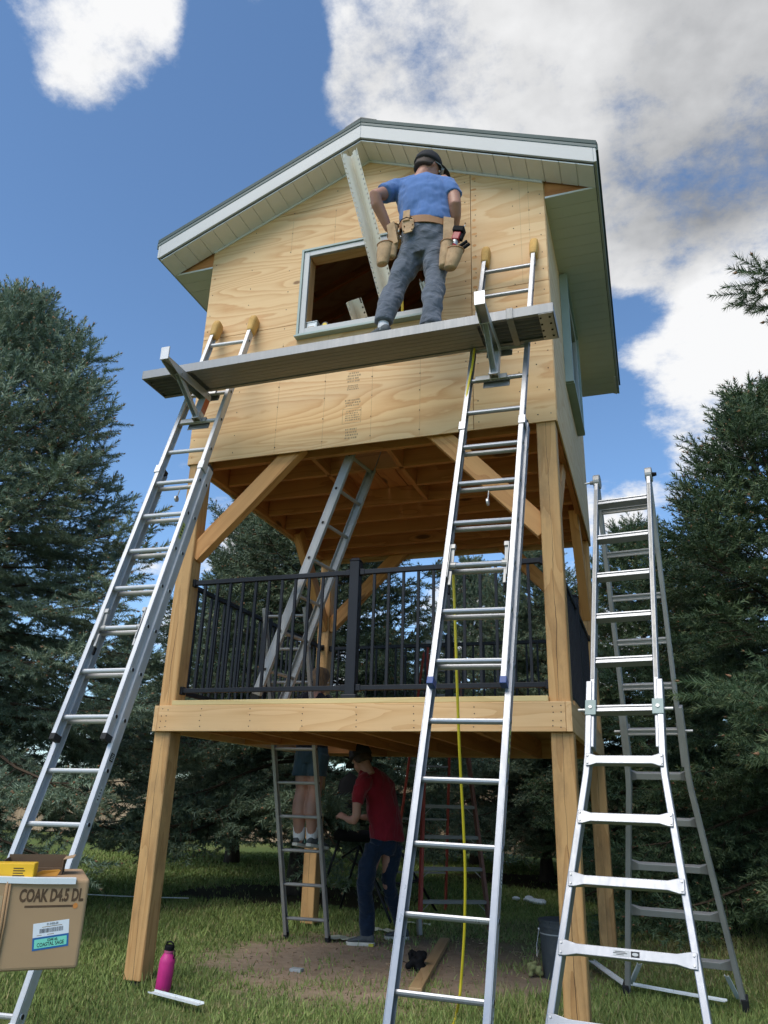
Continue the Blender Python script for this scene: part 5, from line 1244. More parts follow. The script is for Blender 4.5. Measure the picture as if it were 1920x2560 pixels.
def hose():
    L = V(RL['P0'])
    pts = [onplane(1193, 795, 1, -.30), onplane(1191, 826, 1, -.36), onplane(1182, 905, 1, -.44), onplane(1170, 969, 1, -.50), onplane(1160, 1045, 1, -.55), onplane(1149, 1121, 1, -.62), onplane(1140, 1225, 1, -.68), onplane(1131, 1340, 1, -.72), onplane(1130, 1410, 1, -.72), onplane(1133, 1434, 1, -.70), onplane(1138, 1560, 1, -.66), onplane(1142, 1690, 1, -.6), onplane(1147, 1835, 1, -.5), onplane(1152, 1940, 1, -.4), onplane(1158, 2050, 1, -.3), onplane(1163, 2181, 1, -.2), onplane(1162, 2290, 1, -.12), onplane(1160, 2347, 1, -.08), onplane(1153, 2450, 1, -.02), onplane(1148, 2500, 1, .0), onplane(1141, 2535, 2, .015), onplane(1134, 2560, 2, .012), onplane(1110, 2620, 2, .012), onplane(1020, 2700, 2, .012)]
    # catmull-rom
    out = []
    for i in range(len(pts)-1):
        p0, p1, p2, p3 = pts[max(i-1, 0)], pts[i], pts[i+1], pts[min(i+2, len(pts)-1)]
        for k in range(5):
            t = k/5; out.append(.5*((2*p1)+(p2-p0)*t+(2*p0-5*p1+4*p2-p3)*t*t+(3*p1-p0-3*p2+p3)*t**3))
    out.append(pts[-1]); mb = MB(); mb.tube(out, .0085, 8); tag(mb.build('air_hose', 'hose_yellow', smooth=True), 'yellow air hose hanging from the plank down through the bright ladder to the grass', 'hose')
hose()

def corner_trim(name, p0, p1, a, b, wa, wb, label, mat='vinyl_beige', t=.004):
    """vinyl outside corner post: L-shaped channel with nailing flanges"""
    root = thing(name, tuple(p0), label, 'siding trim')
    p0, p1 = V(p0), V(p1); d = (p1-p0).normalized(); a = V(a); a = (a-d*a.dot(d)).normalized(); b = d.cross(a) if d.cross(a).dot(V(b)) > 0 else -d.cross(a)
    mb = MB()
    obox(mb, p0, p1, a, b, 0, wa, 0, t); obox(mb, p0, p1, a, b, 0, t, t, wb)
    obox(mb, p0, p1, a, b, wa-t, wa, t, .022); obox(mb, p0, p1, a, b, t, .022, wb-t, wb)
    obox(mb, p0, p1, a, b, wa-.030, wa-t, .018, .022); obox(mb, p0, p1, a, b, .018, .022, wb-.030, wb-t)
    mb.build('face', mat, root)
    for (e0, ea, eb) in ((a*wa+b*.02, a, b), (b*wb+a*.02, b, a)):
        mb = MB(); L = (p1-p0).length; k = 0; s = 0
        obox(mb, p0+e0, p1+e0, ea, eb, 0, .008, 0, .002)
        while s < L-.05:
            obox(mb, p0+e0+d*s, p0+e0+d*(s+.028), ea, eb, .008, .026, 0, .002); s += .045
        obox(mb, p0+e0, p1+e0, ea, eb, .026, .032, 0, .002)
        mb.build('nailing_flange', mat, root)
pt = onplane(877, 392, 1, -.42); pb = onplane(975, 760, 1, -.02)
corner_trim('corner_trim_post', (pb.x, pb.y, pb.z), (pt.x, pt.y, pt.z), (1, -.75, .0), (-1, -.55, 0), .088, .088, 'long beige vinyl corner trim leaning out of the front window beside the worker')
pt = onplane(878, 752, 1, -.03); 
corner_trim('corner_trim_offcut', (pt.x+.05, .28, 4.86), (pt.x-.005, -.015, pt.z+.015), (1, -.6, .2), (-1, -.6, .2), .085, .085, 'short beige vinyl corner trim offcut poking out of the front window')
p = onplane(1050, 715, 1, .15); q = onplane(1068, 760, 1, .1)
corner_trim('trim_channel_piece', (q.x+.02, .1, 4.96), (p.x-.01, .22, p.z+.06), (1, -.3, 0), (0, -1, 0), .035, .03, 'sage trim channel standing inside the front window behind the worker', 'sage')
mb = MB(); a = onplane(1006, 775, 1, .05); b = onplane(1004, 690, 1, .08); mb.tube([(a.x, .05, 4.95), tuple(a), tuple(b), (b.x-.02, .3, b.z+.1)], .012, 8); tag(mb.build('hanging_cord', 'yellow_plastic'), 'yellow cord hanging inside the front window between the worker and trim', 'cord')
def sill_things():
    c = onplane(783, 800, 1, .02); root = thing('screw_tub', (c.x, .03, 4.951), 'small clear plastic tub of screws on the window sill', 'tub')
    M = Matrix.Translation((c.x, .03, 4.951)); MB().box((-.05, -.035, .0), (.05, .035, .075)).build('tub', 'tub_clear', root, bevel=.006, M=M); MB().box((-.053, -.038, .0755), (.053, .038, .086)).build('lid', 'tub_clear', root, bevel=.003, M=M); MB().box((-.04, -.0358, .012), (.035, -.0352, .05)).build('label', 'label_white', root, M=M); MB().box((-.034, -.0366, .030), (.028, -.0360, .036)).build('print', 'print_grey', root, M=M)
    c = onplane(812, 803, 1, .02); root = thing('tape_measure', (c.x, .02, 4.951), 'black and yellow tape measure on the window sill beside the tub', 'tape measure'); M = Matrix.Translation((c.x+.01, .02, 4.951))
    MB().lathe((0, -.02, .032), [(.001, 0), (.030, 0), (.034, .008), (.034, .03), (.030, .038), (.001, .038)], 18, axis=(0, 1, 0)).build('case', 'tape_black', root, M=M); MB().lathe((0, -.022, .032), [(.001, 0), (.020, 0), (.020, .0018), (.001, .0018)], 16, axis=(0, 1, 0)).build('badge', 'yellow_plastic', root, M=M)
sill_things()

def high_chair():
    root = thing('swivel_chair', (.25, 3.9, 0), 'black steel framed high chair behind the red shirted person', 'chair')
    S = V((.22, 3.75, .82))
    def bar(a, b, r=.014, nm='leg'): MB().cyl(a, b, r, r, 10).build(nm, 'black_steel', root, smooth=True)
    hub = S+V((.06, 0, -.10))
    bar(S+V((-.18, 0, -.02)), (-.30, 3.95, .0)); bar(hub, (-.08, 4.15, .02)); bar(hub, (.80, 3.40, 0)); bar(S+V((.35, .3, -.02)), (.98, 4.55, 0))
    bar(hub+V((-.22, .03, -.13)), hub, .010, 'brace'); bar(hub, (.55, 3.75, .28), .010, 'brace'); bar((.62, 3.95, .30), (.86, 4.3, .38), .012, 'footrest_bar')
    MB().poly([(.55, 3.8, .33), (.86, 3.85, .36), (.90, 4.15, .36), (.60, 4.1, .33)], (0, 0, .012)).build('footrest', 'black_steel', root)
    mb = MB(); mb.ell([(S+V((0, 0, -.05)), .23, .20), (S, .25, .22), (S+V((0, 0, .045)), .24, .21), (S+V((0, 0, .06)), .20, .17)], 18); mb.build('seat', 'black', root, smooth=True)
    bk = MB(); bk.ell([(S+V((-.15, .05, .10)), .10, .035, (1, .3, 0)), (S+V((-.14, .07, .3)), .15, .03, (1, .3, 0)), (S+V((-.10, .1, .55)), .15, .03, (1, .3, 0)), (S+V((-.05, .12, .64)), .10, .02, (1, .3, 0))], 14); bk.build('backrest', 'black', root, smooth=True)
    bar(S+V((-.22, 0, .0)), S+V((-.05, .12, .62)), .013, 'back_frame'); bar(S+V((.18, .12, 0)), S+V((.08, .16, .60)), .013, 'back_frame')
high_chair()
def toy():
    c = onplane(580, 2104, 2, 0); root = thing('pink_bicycle', (c.x, c.y, 0), 'small pink bicycle far off on the lawn behind the spruces', 'bicycle'); M = Matrix.Translation((c.x, c.y, 0)) @ Matrix.Scale(1.2, 4)
    for s in (-.38, .38):
        n = 20; pts = [(s+.2*math.cos(2*math.pi*k/n), 0, .2+.2*math.sin(2*math.pi*k/n)) for k in range(n+1)]; MB().tube(pts, .014, 6, caps=False).build('wheel', 'black', root, M=M)
    mb = MB()
    for a, b in (((-.38, 0, .2), (-.12, 0, .5)), ((-.12, 0, .5), (.26, 0, .52)), ((-.05, 0, .2), (.26, 0, .5)), ((-.38, 0, .2), (-.05, 0, .2)), ((-.05, 0, .2), (-.13, 0, .58)), ((.38, 0, .2), (.25, 0, .62))): mb.cyl(a, b, .018, .018, 8)
    mb.build('frame', 'pink_toy', root, M=M); MB().sphere((-.14, 0, .61), .05, 8, 6, (2, 1, .6)).build('saddle', 'black', root, M=M); MB().tube([(.22, -.2, .68), (.25, 0, .64), (.22, .2, .68)], .012, 6).build('handlebar', 'steel', root, M=M)
toy()

# ------------------------------------------------------------------ people
def skinmat(name, col): 
    m = plain(name, col, .5, var=.10, vs=9, bs=.08, bscale=120); b = m.node_tree.nodes.get('Principled BSDF') or [n for n in m.node_tree.nodes if n.type == 'BSDF_PRINCIPLED'][0]; b.inputs['Subsurface Weight'].default_value = .08; b.inputs['Subsurface Radius'].default_value = (.01, .004, .002); return m
skinmat('skin_tan', (.40, .20, .135)); skinmat('skin_fair', (.42, .225, .165))
def cloth(name, col, var=.12, stretch=(9, 9, 2.2), bs=.8, dist=.03):
    m, h, b = newmat(name); v = coords(h); n1 = h.noise(h.scalev(v, stretch), 1.0, 3, .55, .8); n2 = h.noise(v, 220, 2, .5); n3 = h.noise(v, 5, 4, .6)
    c = h.mix(h.mapr(n3, .3, .7), tuple(x*(1-var) for x in col), tuple(x*(1+var) for x in col)); h.link(c, b.inputs['Base Color']); b.inputs['Roughness'].default_value = .92; b.inputs['Specular IOR Level'].default_value = .12; b.inputs['Sheen Weight'].default_value = .2
    bump(h, b, h.math('ADD', n1, h.math('MULTIPLY', n2, .02)), bs, dist); return m
cloth('tee_blue', (.10, .185, .40)); cloth('pants_grey', (.115, .128, .155), stretch=(7, 7, 12)); cloth('tee_red_shaded', (.20, .012, .022)); cloth('jeans', (.012, .022, .042), stretch=(7, 7, 14), bs=.6); cloth('tee_black', (.014, .013, .017)); cloth('shorts_denim', (.03, .06, .085)); cloth('sock_white', (.72, .70, .70), bs=.6)  # red tee and jeans carry the shade under the deck in their colour
plain('cap_dark', (.016, .015, .017), .85, var=.2, bs=.2, bscale=200); plain('hair_dark', (.045, .028, .018), .7, var=.4, vs=60, bs=.6, bscale=90); plain('hair_blond', (.13, .075, .032), .65, var=.6, vs=50, bs=.7, bscale=80, stretch=(1, 1, .25))
plain('leather', (.46, .30, .165), .8, var=.22, vs=14, bs=.25, bscale=80, dirt=.5, dcol=(.24, .13, .06)); plain('leather_dark', (.34, .17, .075), .7, var=.2, bs=.2); plain('shoe_grey', (.075, .082, .085), .8, var=.25, vs=30, bs=.4, bscale=120); plain('shoe_sole', (.55, .53, .46), .7, var=.1); plain('shoe_sole_dark', (.10, .10, .09), .8); plain('drill_red', (.32, .02, .022), .4); plain('eye_white', (.75, .73, .70), .3); plain('lens_grey', (.30, .33, .36), .15); plain('mint_stripe', (.30, .62, .48), .6); plain('sole_yellow', (.55, .50, .06), .7)

def cloud_tex(name, size):
    t = bpy.data.textures.get(name) or bpy.data.textures.new(name, 'CLOUDS'); t.noise_scale = size; t.noise_depth = 2; return t
def creases(o, amt, size, turb=7):
    t = bpy.data.textures.get('creases%g' % size) or bpy.data.textures.new('creases%g' % size, 'MARBLE'); t.noise_scale = size; t.turbulence = turb; t.marble_type = 'SOFT'
    k = o.modifiers.new('Creases', 'DISPLACE'); k.texture = t; k.strength = amt; k.mid_level = .5; k.texture_coords = 'GLOBAL'; return o
def folds(o, amt, size):
    k = o.modifiers.new('Folds', 'DISPLACE'); k.texture = cloud_tex('folds%g' % size, size); k.strength = amt; k.mid_level = .5; k.texture_coords = 'GLOBAL'; return o
def finger(mb, p, d, bend, L, r, up):
    """three segments curling towards -up"""
    p = V(p); d = V(d).normalized(); ax = d.cross(V(up)).normalized(); pts = [p.copy()]
    for s, f in ((.45, .5), (.30, 1.), (.25, .8)):
        d = d.copy(); d.rotate(Quaternion(ax, -bend*f)); p = p+d*(L*s); pts.append(p.copy())
    mb.tube([pts[0]-V(d)*0]+pts[1:], [r, r*.97, r*.9, r*.72], 8)
def hand(mb, w, d, up, side, curl=.5, s=1.):
    """w wrist, d direction of the palm, up back of the hand, side towards the thumb"""
    w, d, up = V(w), V(d).normalized(), V(up); up = (up-d*up.dot(d)).normalized(); sd = V(side); sd = (sd-d*sd.dot(d)-up*sd.dot(up)).normalized()
    mb.ell([(w-d*.01, .026*s, .020*s, sd, d), (w+d*.03*s, .036*s, .017*s, sd, d), (w+d*.075*s, .042*s, .015*s, sd, d), (w+d*.095*s, .040*s, .011*s, sd, d)], 12)
    for k, (o, L) in enumerate(((.030, .068), (.010, .076), (-.010, .070), (-.029, .056))): finger(mb, w+d*.088*s+sd*(o*s), d, curl*(1+.08*k), L*s, .0092*s, up)
    finger(mb, w+d*.025*s+sd*.028*s-up*.004, (d*.7+sd*.75-up*.2), curl*.5, .062*s, .0105*s, up)
def head_into(mb, M, s=1.):
    def P(x, y, z): return M @ V((x*s, y*s, z*s))
    def ball(c, r, sc):
        rings = []; n = 16; m = 10
        for i in range(m+1):
            t = math.pi*(i+.02)/(m+.04); rr = math.sin(t); zz = -math.cos(t)
            rings.append([P(c[0]+r*sc[0]*rr*math.cos(2*math.pi*k/n), c[1]+r*sc[1]*rr*math.sin(2*math.pi*k/n), c[2]+r*sc[2]*zz) for k in range(n)])
        mb.loft(rings)
    ball((0, -.012, .025), .1, (.78, .98, 1.0)); ball((0, .022, -.045), .1, (.60, .70, .72)); ball((0, .055, -.075), .1, (.34, .32, .30))
    ball((0, .092, -.012), .1, (.12, .16, .24)); ball((0, .104, -.024), .1, (.15, .13, .11)); ball((0, .086, -.062), .1, (.24, .07, .09)); ball((0, .075, .022), .1, (.50, .14, .12))
    for x in (-.079, .079): ball((x, -.005, -.005), .1, (.09, .20, .32))
    mb.tube([P(0, -.025, -.05), P(0, -.045, -.14), P(0, -.05, -.19)], [.060*s, .056*s, .062*s], 12)
def head_extras(root, M, hair, cap=None, s=1., hairlen=0., brim=(0, 1)):
    def P(x, y, z): return M @ V((x*s, y*s, z*s))
    for x in (-.030, .030): MB().sphere(P(x, .083, .012), .011*s, 10, 8).build('eye', 'eye_white', root, smooth=True); MB().sphere(P(x, .0925, .012), .005*s, 8, 6).build('pupil', 'black', root)
    mb = MB(); n = 20; rings = []
    for i in range(9):
        t = math.pi*.5*i/8.2; rr, zz = math.cos(t)**.55, math.sin(t)
        ring = []
        for k in range(n):
            a = 2*math.pi*k/n; low = -.068-hairlen if math.sin(a) < .1 else .03
            z = low+(.136-low)*zz
            ring.append(P(.092*rr*math.cos(a), -.016+.112*rr*math.sin(a), z))
        rings.append(ring)
    mb.loft(rings); folds(mb.build('hair', hair, root, smooth=True, sub=1), .012, .03)
    if cap:
        mb = MB(); rings = []
        for i in range(8):
            t = math.pi*.5*i/7.15; rr, zz = math.cos(t)**.6, math.sin(t)
            rings.append([P(.101*rr*math.cos(2*math.pi*k/n), -.012+.121*rr*math.sin(2*math.pi*k/n), .020+.134*zz) for k in range(n)])
        mb.loft(rings); co = mb.build('cap', cap, root, smooth=True)
        bm_ = MB(); a = []; b = []
        for k in range(13):
            t = math.pi*(k/12); x = math.cos(t)*.088; a.append((x, .02+.070*math.sin(t), .030+.004*math.sin(t))); b.append((x*1.03, .035+.165*math.sin(t)**.75, .030-.022*math.sin(t)-.25*x*x*8*.1))
        vs = [P(*q) for q in a]+[P(*q) for q in b]+[P(q[0], q[1], q[2]-.005) for q in a]+[P(q[0], q[1], q[2]-.005) for q in b]; m = 13
        fs = [(i, i+1, m+i+1, m+i) for i in range(m-1)]+[(2*m+i, 3*m+i, 3*m+i+1, 2*m+i+1) for i in range(m-1)]+[(m+i, m+i+1, 3*m+i+1, 3*m+i) for i in range(m-1)]
        bm_.add(vs, fs); bm_.build('brim', cap, co, smooth=True)
        MB().sphere(P(0, -.01, .150), .010, 8, 6, (1, 1, .6)).build('button', cap, co)
def headM(c, face, upv=(0, 0, 1)):
    f = V(face).normalized(); u = V(upv); u = (u-f*u.dot(f)).normalized(); r = f.cross(u)
    return Matrix(((r.x, f.x, u.x, c[0]), (r.y, f.y, u.y, c[1]), (r.z, f.z, u.z, c[2]), (0, 0, 0, 1)))
def shoe(root, heel, toe, upper, sole, stripe=None, s=1., up=(0, 0, 1), hsole=.026, label=None):
    heel, toe = V(heel), V(toe); d = (toe-heel).normalized(); u = V(up); u = (u-d*u.dot(d)).normalized(); sd = d.cross(u); L = (toe-heel).length
    def ring(t, w, z0, z1, n=14): 
        c = heel+d*(L*t); return [c+sd*(w*math.cos(2*math.pi*k/n))+u*(z0+(z1-z0)*(.5+.5*math.sin(2*math.pi*k/n))) for k in range(n)]
    mb = MB(); mb.loft([ring(-.005, .022, hsole, .075), ring(.05, .034, hsole-.004, .095), ring(.16, .037, hsole-.004, .105), ring(.32, .037, hsole-.004, .098), ring(.50, .041, hsole-.004, .080), ring(.70, .046, hsole-.004, .062), ring(.88, .040, hsole-.004, .050), ring(.985, .022, hsole, .040)])
    so = mb.build('shoe', upper, root, smooth=True, sub=1)
    ms = MB(); out = []
    for t, w in ((-.02, .018), (.03, .034), (.15, .039), (.4, .038), (.62, .046), (.8, .045), (.93, .034), (1.01, .012)): out.append((t, w))
    top = [heel+d*(L*t)+sd*w+u*(hsole+.002) for t, w in out]+[heel+d*(L*t)-sd*w+u*(hsole+.002) for t, w in reversed(out)]
    ms.poly([p-u*(hsole+.002) for p in top], u*(hsole+.002)); ms.build('sole', sole, so, bevel=.005)
    if stripe:
        for t in (.36, .46, .56): MB().tube([heel+d*(L*t)+sd*.042+u*.035, heel+d*(L*(t+.03))+sd*.034+u*.07], .0035, 6).build('stripe', stripe, so); MB().tube([heel+d*(L*t)-sd*.042+u*.035, heel+d*(L*(t+.03))-sd*.034+u*.07], .0035, 6).build('stripe', stripe, so)
    return so

def worker():
    root = thing('person', (2.07, -.53, 4.318), 'person in blue T-shirt, grey trousers, cap and tool belt, standing on the plank', 'person')
    hM = headM((2.200, -.425, 5.985), (.66, .72, -.22), (.08, .12, 1))
    b = MB(); head_into(b, hM)
    # torso core and neck, arms, hands
    b.ell([((2.18, -.48, 5.10), .14, .10), ((2.185, -.48, 5.4), .15, .10), ((2.17, -.48, 5.65), .17, .10), ((2.165, -.46, 5.82), .15, .085), ((2.175, -.435, 5.88), .07, .065), ((2.195, -.425, 5.94), .06, .06)], 16)
    b.tube([(2.02, -.47, 5.80), (1.955, -.52, 5.74), (1.88, -.62, 5.645), (1.845, -.685, 5.585), (1.85, -.645, 5.53), (1.885, -.575, 5.44), (1.912, -.525, 5.365)], [.06, .058, .052, .047, .049, .041, .031], 14)
    hand(b, (1.915, -.520, 5.355), (.15, .28, -.9), (-.9, -.3, -.1), (.2, -.8, -.3), .35)
    b.tube([(2.32, -.47, 5.78), (2.385, -.48, 5.70), (2.425, -.51, 5.58), (2.44, -.525, 5.475), (2.425, -.47, 5.42), (2.39, -.39, 5.36), (2.36, -.33, 5.31)], [.06, .058, .053, .048, .049, .041, .031], 14)
    hand(b, (2.355, -.322, 5.30), (-.3, .5, -.6), (.8, -.2, .2), (-.2, .5, .6), .5)
    for sx, kn, an in ((2.10, (1.985, -.53, 4.81), (1.925, -.615, 4.42)), (2.26, (2.285, -.53, 4.80), (2.275, -.585, 4.42))):
        b.tube([(sx, -.48, 5.15), kn, ((kn[0]+an[0])/2, -.575, 4.62), an, (an[0], an[1]+.0, 4.36)], [.075, .052, .052, .036, .036], 12)
    b.build('body', 'skin_tan', root, remesh=.0075, sm_it=4)
    head_extras(root, hM, 'hair_dark', 'cap_dark')
    # safety glasses temple
    g = MB(); g.tube([hM @ V((.083, -.01, .015)), hM @ V((.082, .06, .018)), hM @ V((.06, .10, .014))], .004, 6); g.build('glasses_temple', 'lens_grey', root); g = MB(); g.tube([hM @ V((.068, .09, .012)), hM @ V((.03, .108, .01)), hM @ V((-.03, .108, .01))], .014, 8); g.build('glasses_lens', 'lens_grey', root)
    # T-shirt
    t = MB(); X = (1, 0, 0)
    t.ell([((2.200, -.485, 5.325), .198, .140, X, (0, 0, 1)), ((2.198, -.487, 5.37), .200, .142, X, (0, 0, 1)), ((2.192, -.492, 5.50), .198, .138, X, (.02, .1, 1)), ((2.178, -.492, 5.64), .216, .138, X, (.04, -.05, 1)), ((2.165, -.478, 5.76), .228, .128, X, (.08, -.1, 1)), ((2.163, -.458, 5.835), .205, .108, X, (.10, -.2, 1)), ((2.170, -.440, 5.885), .135, .085, X, (.1, -.3, 1)), ((2.180, -.428, 5.912), .074, .070, X, (.1, -.3, 1))], 24)
    t.tube([(2.05, -.465, 5.80), (1.965, -.505, 5.765), (1.905, -.575, 5.695), (1.885, -.61, 5.66)], [.082, .080, .073, .072], 14)
    t.tube([(2.28, -.465, 5.77), (2.375, -.475, 5.715), (2.415, -.495, 5.625), (2.425, -.505, 5.575)], [.082, .080, .073, .072], 14)
    creases(folds(t.build('t_shirt', 'tee_blue', root, remesh=.008, sm_it=5), .007, .12), .020, .17)
    # trousers: one mesh
    p = MB()
    p.ell([((2.185, -.48, 5.05), .150, .115), ((2.185, -.482, 5.16), .190, .138), ((2.190, -.485, 5.28), .196, .142), ((2.195, -.48, 5.40), .182, .128)], 24)
    p.tube([(2.10, -.48, 5.16), (2.055, -.495, 5.01), (2.005, -.515, 4.88), (1.98, -.53, 4.78), (1.955, -.575, 4.66), (1.938, -.60, 4.56), (1.928, -.615, 4.49), (1.926, -.617, 4.455)], [.112, .102, .086, .080, .078, .070, .062, .064], 16)
    p.tube([(2.265, -.48, 5.16), (2.28, -.495, 5.01), (2.287, -.515, 4.88), (2.288, -.53, 4.78), (2.286, -.57, 4.64), (2.282, -.585, 4.52), (2.276, -.585, 4.42), (2.275, -.583, 4.375)], [.112, .102, .086, .080, .080, .074, .072, .080], 16)
    creases(folds(p.build('trousers', 'pants_grey', root, remesh=.008, sm_it=4), .007, .11), .018, .14)
    MB().cyl((1.926, -.617, 4.37), (1.926, -.617, 4.45), .044, .040, 14).build('sock', 'sock_white', root, smooth=True)
    shoe(root, (1.985, -.645, 4.3185), (1.735, -.56, 4.3185), 'shoe_grey', 'shoe_sole_dark'); shoe(root, (2.265, -.655, 4.3185), (2.335, -.40, 4.3185), 'shoe_grey', 'shoe_sole_dark')
    # tool belt
    bl = MB(); n = 36; ro, rings = [], []
    for k in range(n+1):
        a = 2*math.pi*k/n; c = V((2.193+.200*math.cos(a), -.483+.146*math.sin(a), 5.335+.018*math.sin(a)-.035*math.cos(a))); o = V((math.cos(a), math.sin(a), 0)); rings.append([c-o*.004-V((0, 0, .032)), c+o*.006-V((0, 0, .032)), c+o*.006+V((0, 0, .032)), c-o*.004+V((0, 0, .032))])
    bl.loft(rings, caps=False); belt = bl.build('tool_belt', 'leather_dark', root, smooth=False)
    def pouch(c, rx, ry, h, ax, dx, nm='pouch', mat='leather', taper=.75):
        c = V(c); ax = V(ax).normalized(); mb = MB(); secs = []
        for t, s in ((0, taper*.9), (.06, taper), (.5, .95), (.92, 1.0), (1., 1.02)): secs.append((c+ax*(h*t), rx*s, ry*s, dx, ax))
        mb.ell(secs, 20); o = mb.build(nm, mat, belt, smooth=True)
        rim = MB(); cc = c+ax*h; dxx = V(dx); dxx = (dxx-ax*dxx.dot(ax)).normalized(); dy = ax.cross(dxx); rim.tube([cc+dxx*(rx*1.02*math.cos(a))+dy*(ry*1.02*math.sin(a)) for a in [2*math.pi*k/20 for k in range(21)]], .006, 6, caps=False); rim.build('pouch_binding', 'leather_dark', belt)
        ins = MB(); ins.ell([(cc-ax*.002, rx*.9, ry*.9, dx, ax), (cc+ax*.0035, rx*.9, ry*.9, dx, ax)], 16); ins.build('pouch_inside_shade', 'dark_gap', belt); return o  # pouch top is solid; near-black disc paints the shade of its hollow
    pouch((1.885, -.575, 5.005), .068, .045, .175, (.12, -.05, 1), (.9, -.4, 0)); pouch((1.955, -.565, 5.06), .050, .040, .20, (.05, 0, 1), (.8, -.5, 0)); pouch((1.965, -.58, 5.235), .045, .036, .10, (.0, 0, 1), (.8, -.5, 0))
    MB().beam((1.955, -.618, 5.34), (1.985, -.60, 5.15), .07, .012, up=(-.3, -1, 0)).build('belt_strap', 'leather', belt, bevel=.004)
    # pad and hammer loop at the back
    mb = MB(); mb.poly([(2.055, -.648, 5.33), (2.145, -.650, 5.325), (2.158, -.655, 5.235), (2.140, -.656, 5.19), (2.075, -.655, 5.185), (2.058, -.652, 5.24)], (0, .010, 0)); mb.build('back_pad', 'leather', belt, bevel=.004); MB().beam((2.092, -.640, 5.41), (2.092, -.655, 5.30), .055, .008, up=(0, -1, 0)).build('belt_strap', 'leather', belt, bevel=.003)
    MB().tube([(2.03, -.652, 5.275), (2.06, -.668, 5.305), (2.10, -.672, 5.315), (2.145, -.666, 5.295)], .004, 6).build('hammer_loop', 'black', belt)
    for (x, z) in ((2.075, 5.205), (2.14, 5.21), (2.08, 5.25), (2.145, 5.25)): MB().sphere((x, -.658, z), .006, 8, 6).build('rivet', 'leather_dark', belt)
    pouch((2.365, -.59, 4.86), .055, .045, .21, (.14, .0, 1), (.6, -.8, 0)); pouch((2.415, -.60, 4.83), .072, .050, .155, (.28, -.02, 1), (.9, -.4, 0)); 
    MB().beam((2.40, -.56, 5.33), (2.40, -.585, 5.05), .08, .014, up=(.5, -1, 0)).build('belt_strap', 'leather', belt, bevel=.004)
    for k, (dx, dz) in enumerate(((0, 0), (.018, -.028))):
        MB().cyl((2.455+dx, -.61, 4.98+dz), (2.545+dx, -.60, 5.045+dz), .013, .012, 12).build('tool_grip', 'black', belt)
    # impact driver standing in the right pouch
    d = thing('impact_driver', (2.44, -.58, 4.93), 'red and black cordless impact driver stuck in the right pouch of the tool belt', 'drill')
    A = V((2.415, -.585, 4.96)); B = V((2.492, -.575, 5.205)); ax = (B-A).normalized()
    MB().cyl(A, A+ax*.09, .024, .027, 16).build('nose', 'drill_red', d, smooth=True); MB().cyl(A+ax*.09, A+ax*.13, .027, .022, 16).build('collar', 'steel', d)
    X2 = V((1, 0, -.3)); X2 = (X2-ax*X2.dot(ax)).normalized(); Y2 = ax.cross(X2)
    mb = MB(); obox(mb, A+ax*.13, A+ax*.20, X2, Y2, -.030, .030, -.026, .026); mb.build('housing', 'drill_red', d, bevel=.008); mb = MB(); obox(mb, A+ax*.200, A+ax*.245, X2, Y2, -.042, .042, -.036, .036); mb.build('battery', 'black', d, bevel=.006)
    mb = MB(); obox(mb, A+ax*.14, A+ax*.19, X2, Y2, .0305, .048, -.018, .018); mb.build('trigger_guard', 'black', d, bevel=.004); MB().cyl(A+ax*.247+X2*.02, A+ax*.28+X2*.03, .004, .004, 8).build('belt_clip', 'steel', d)
worker()

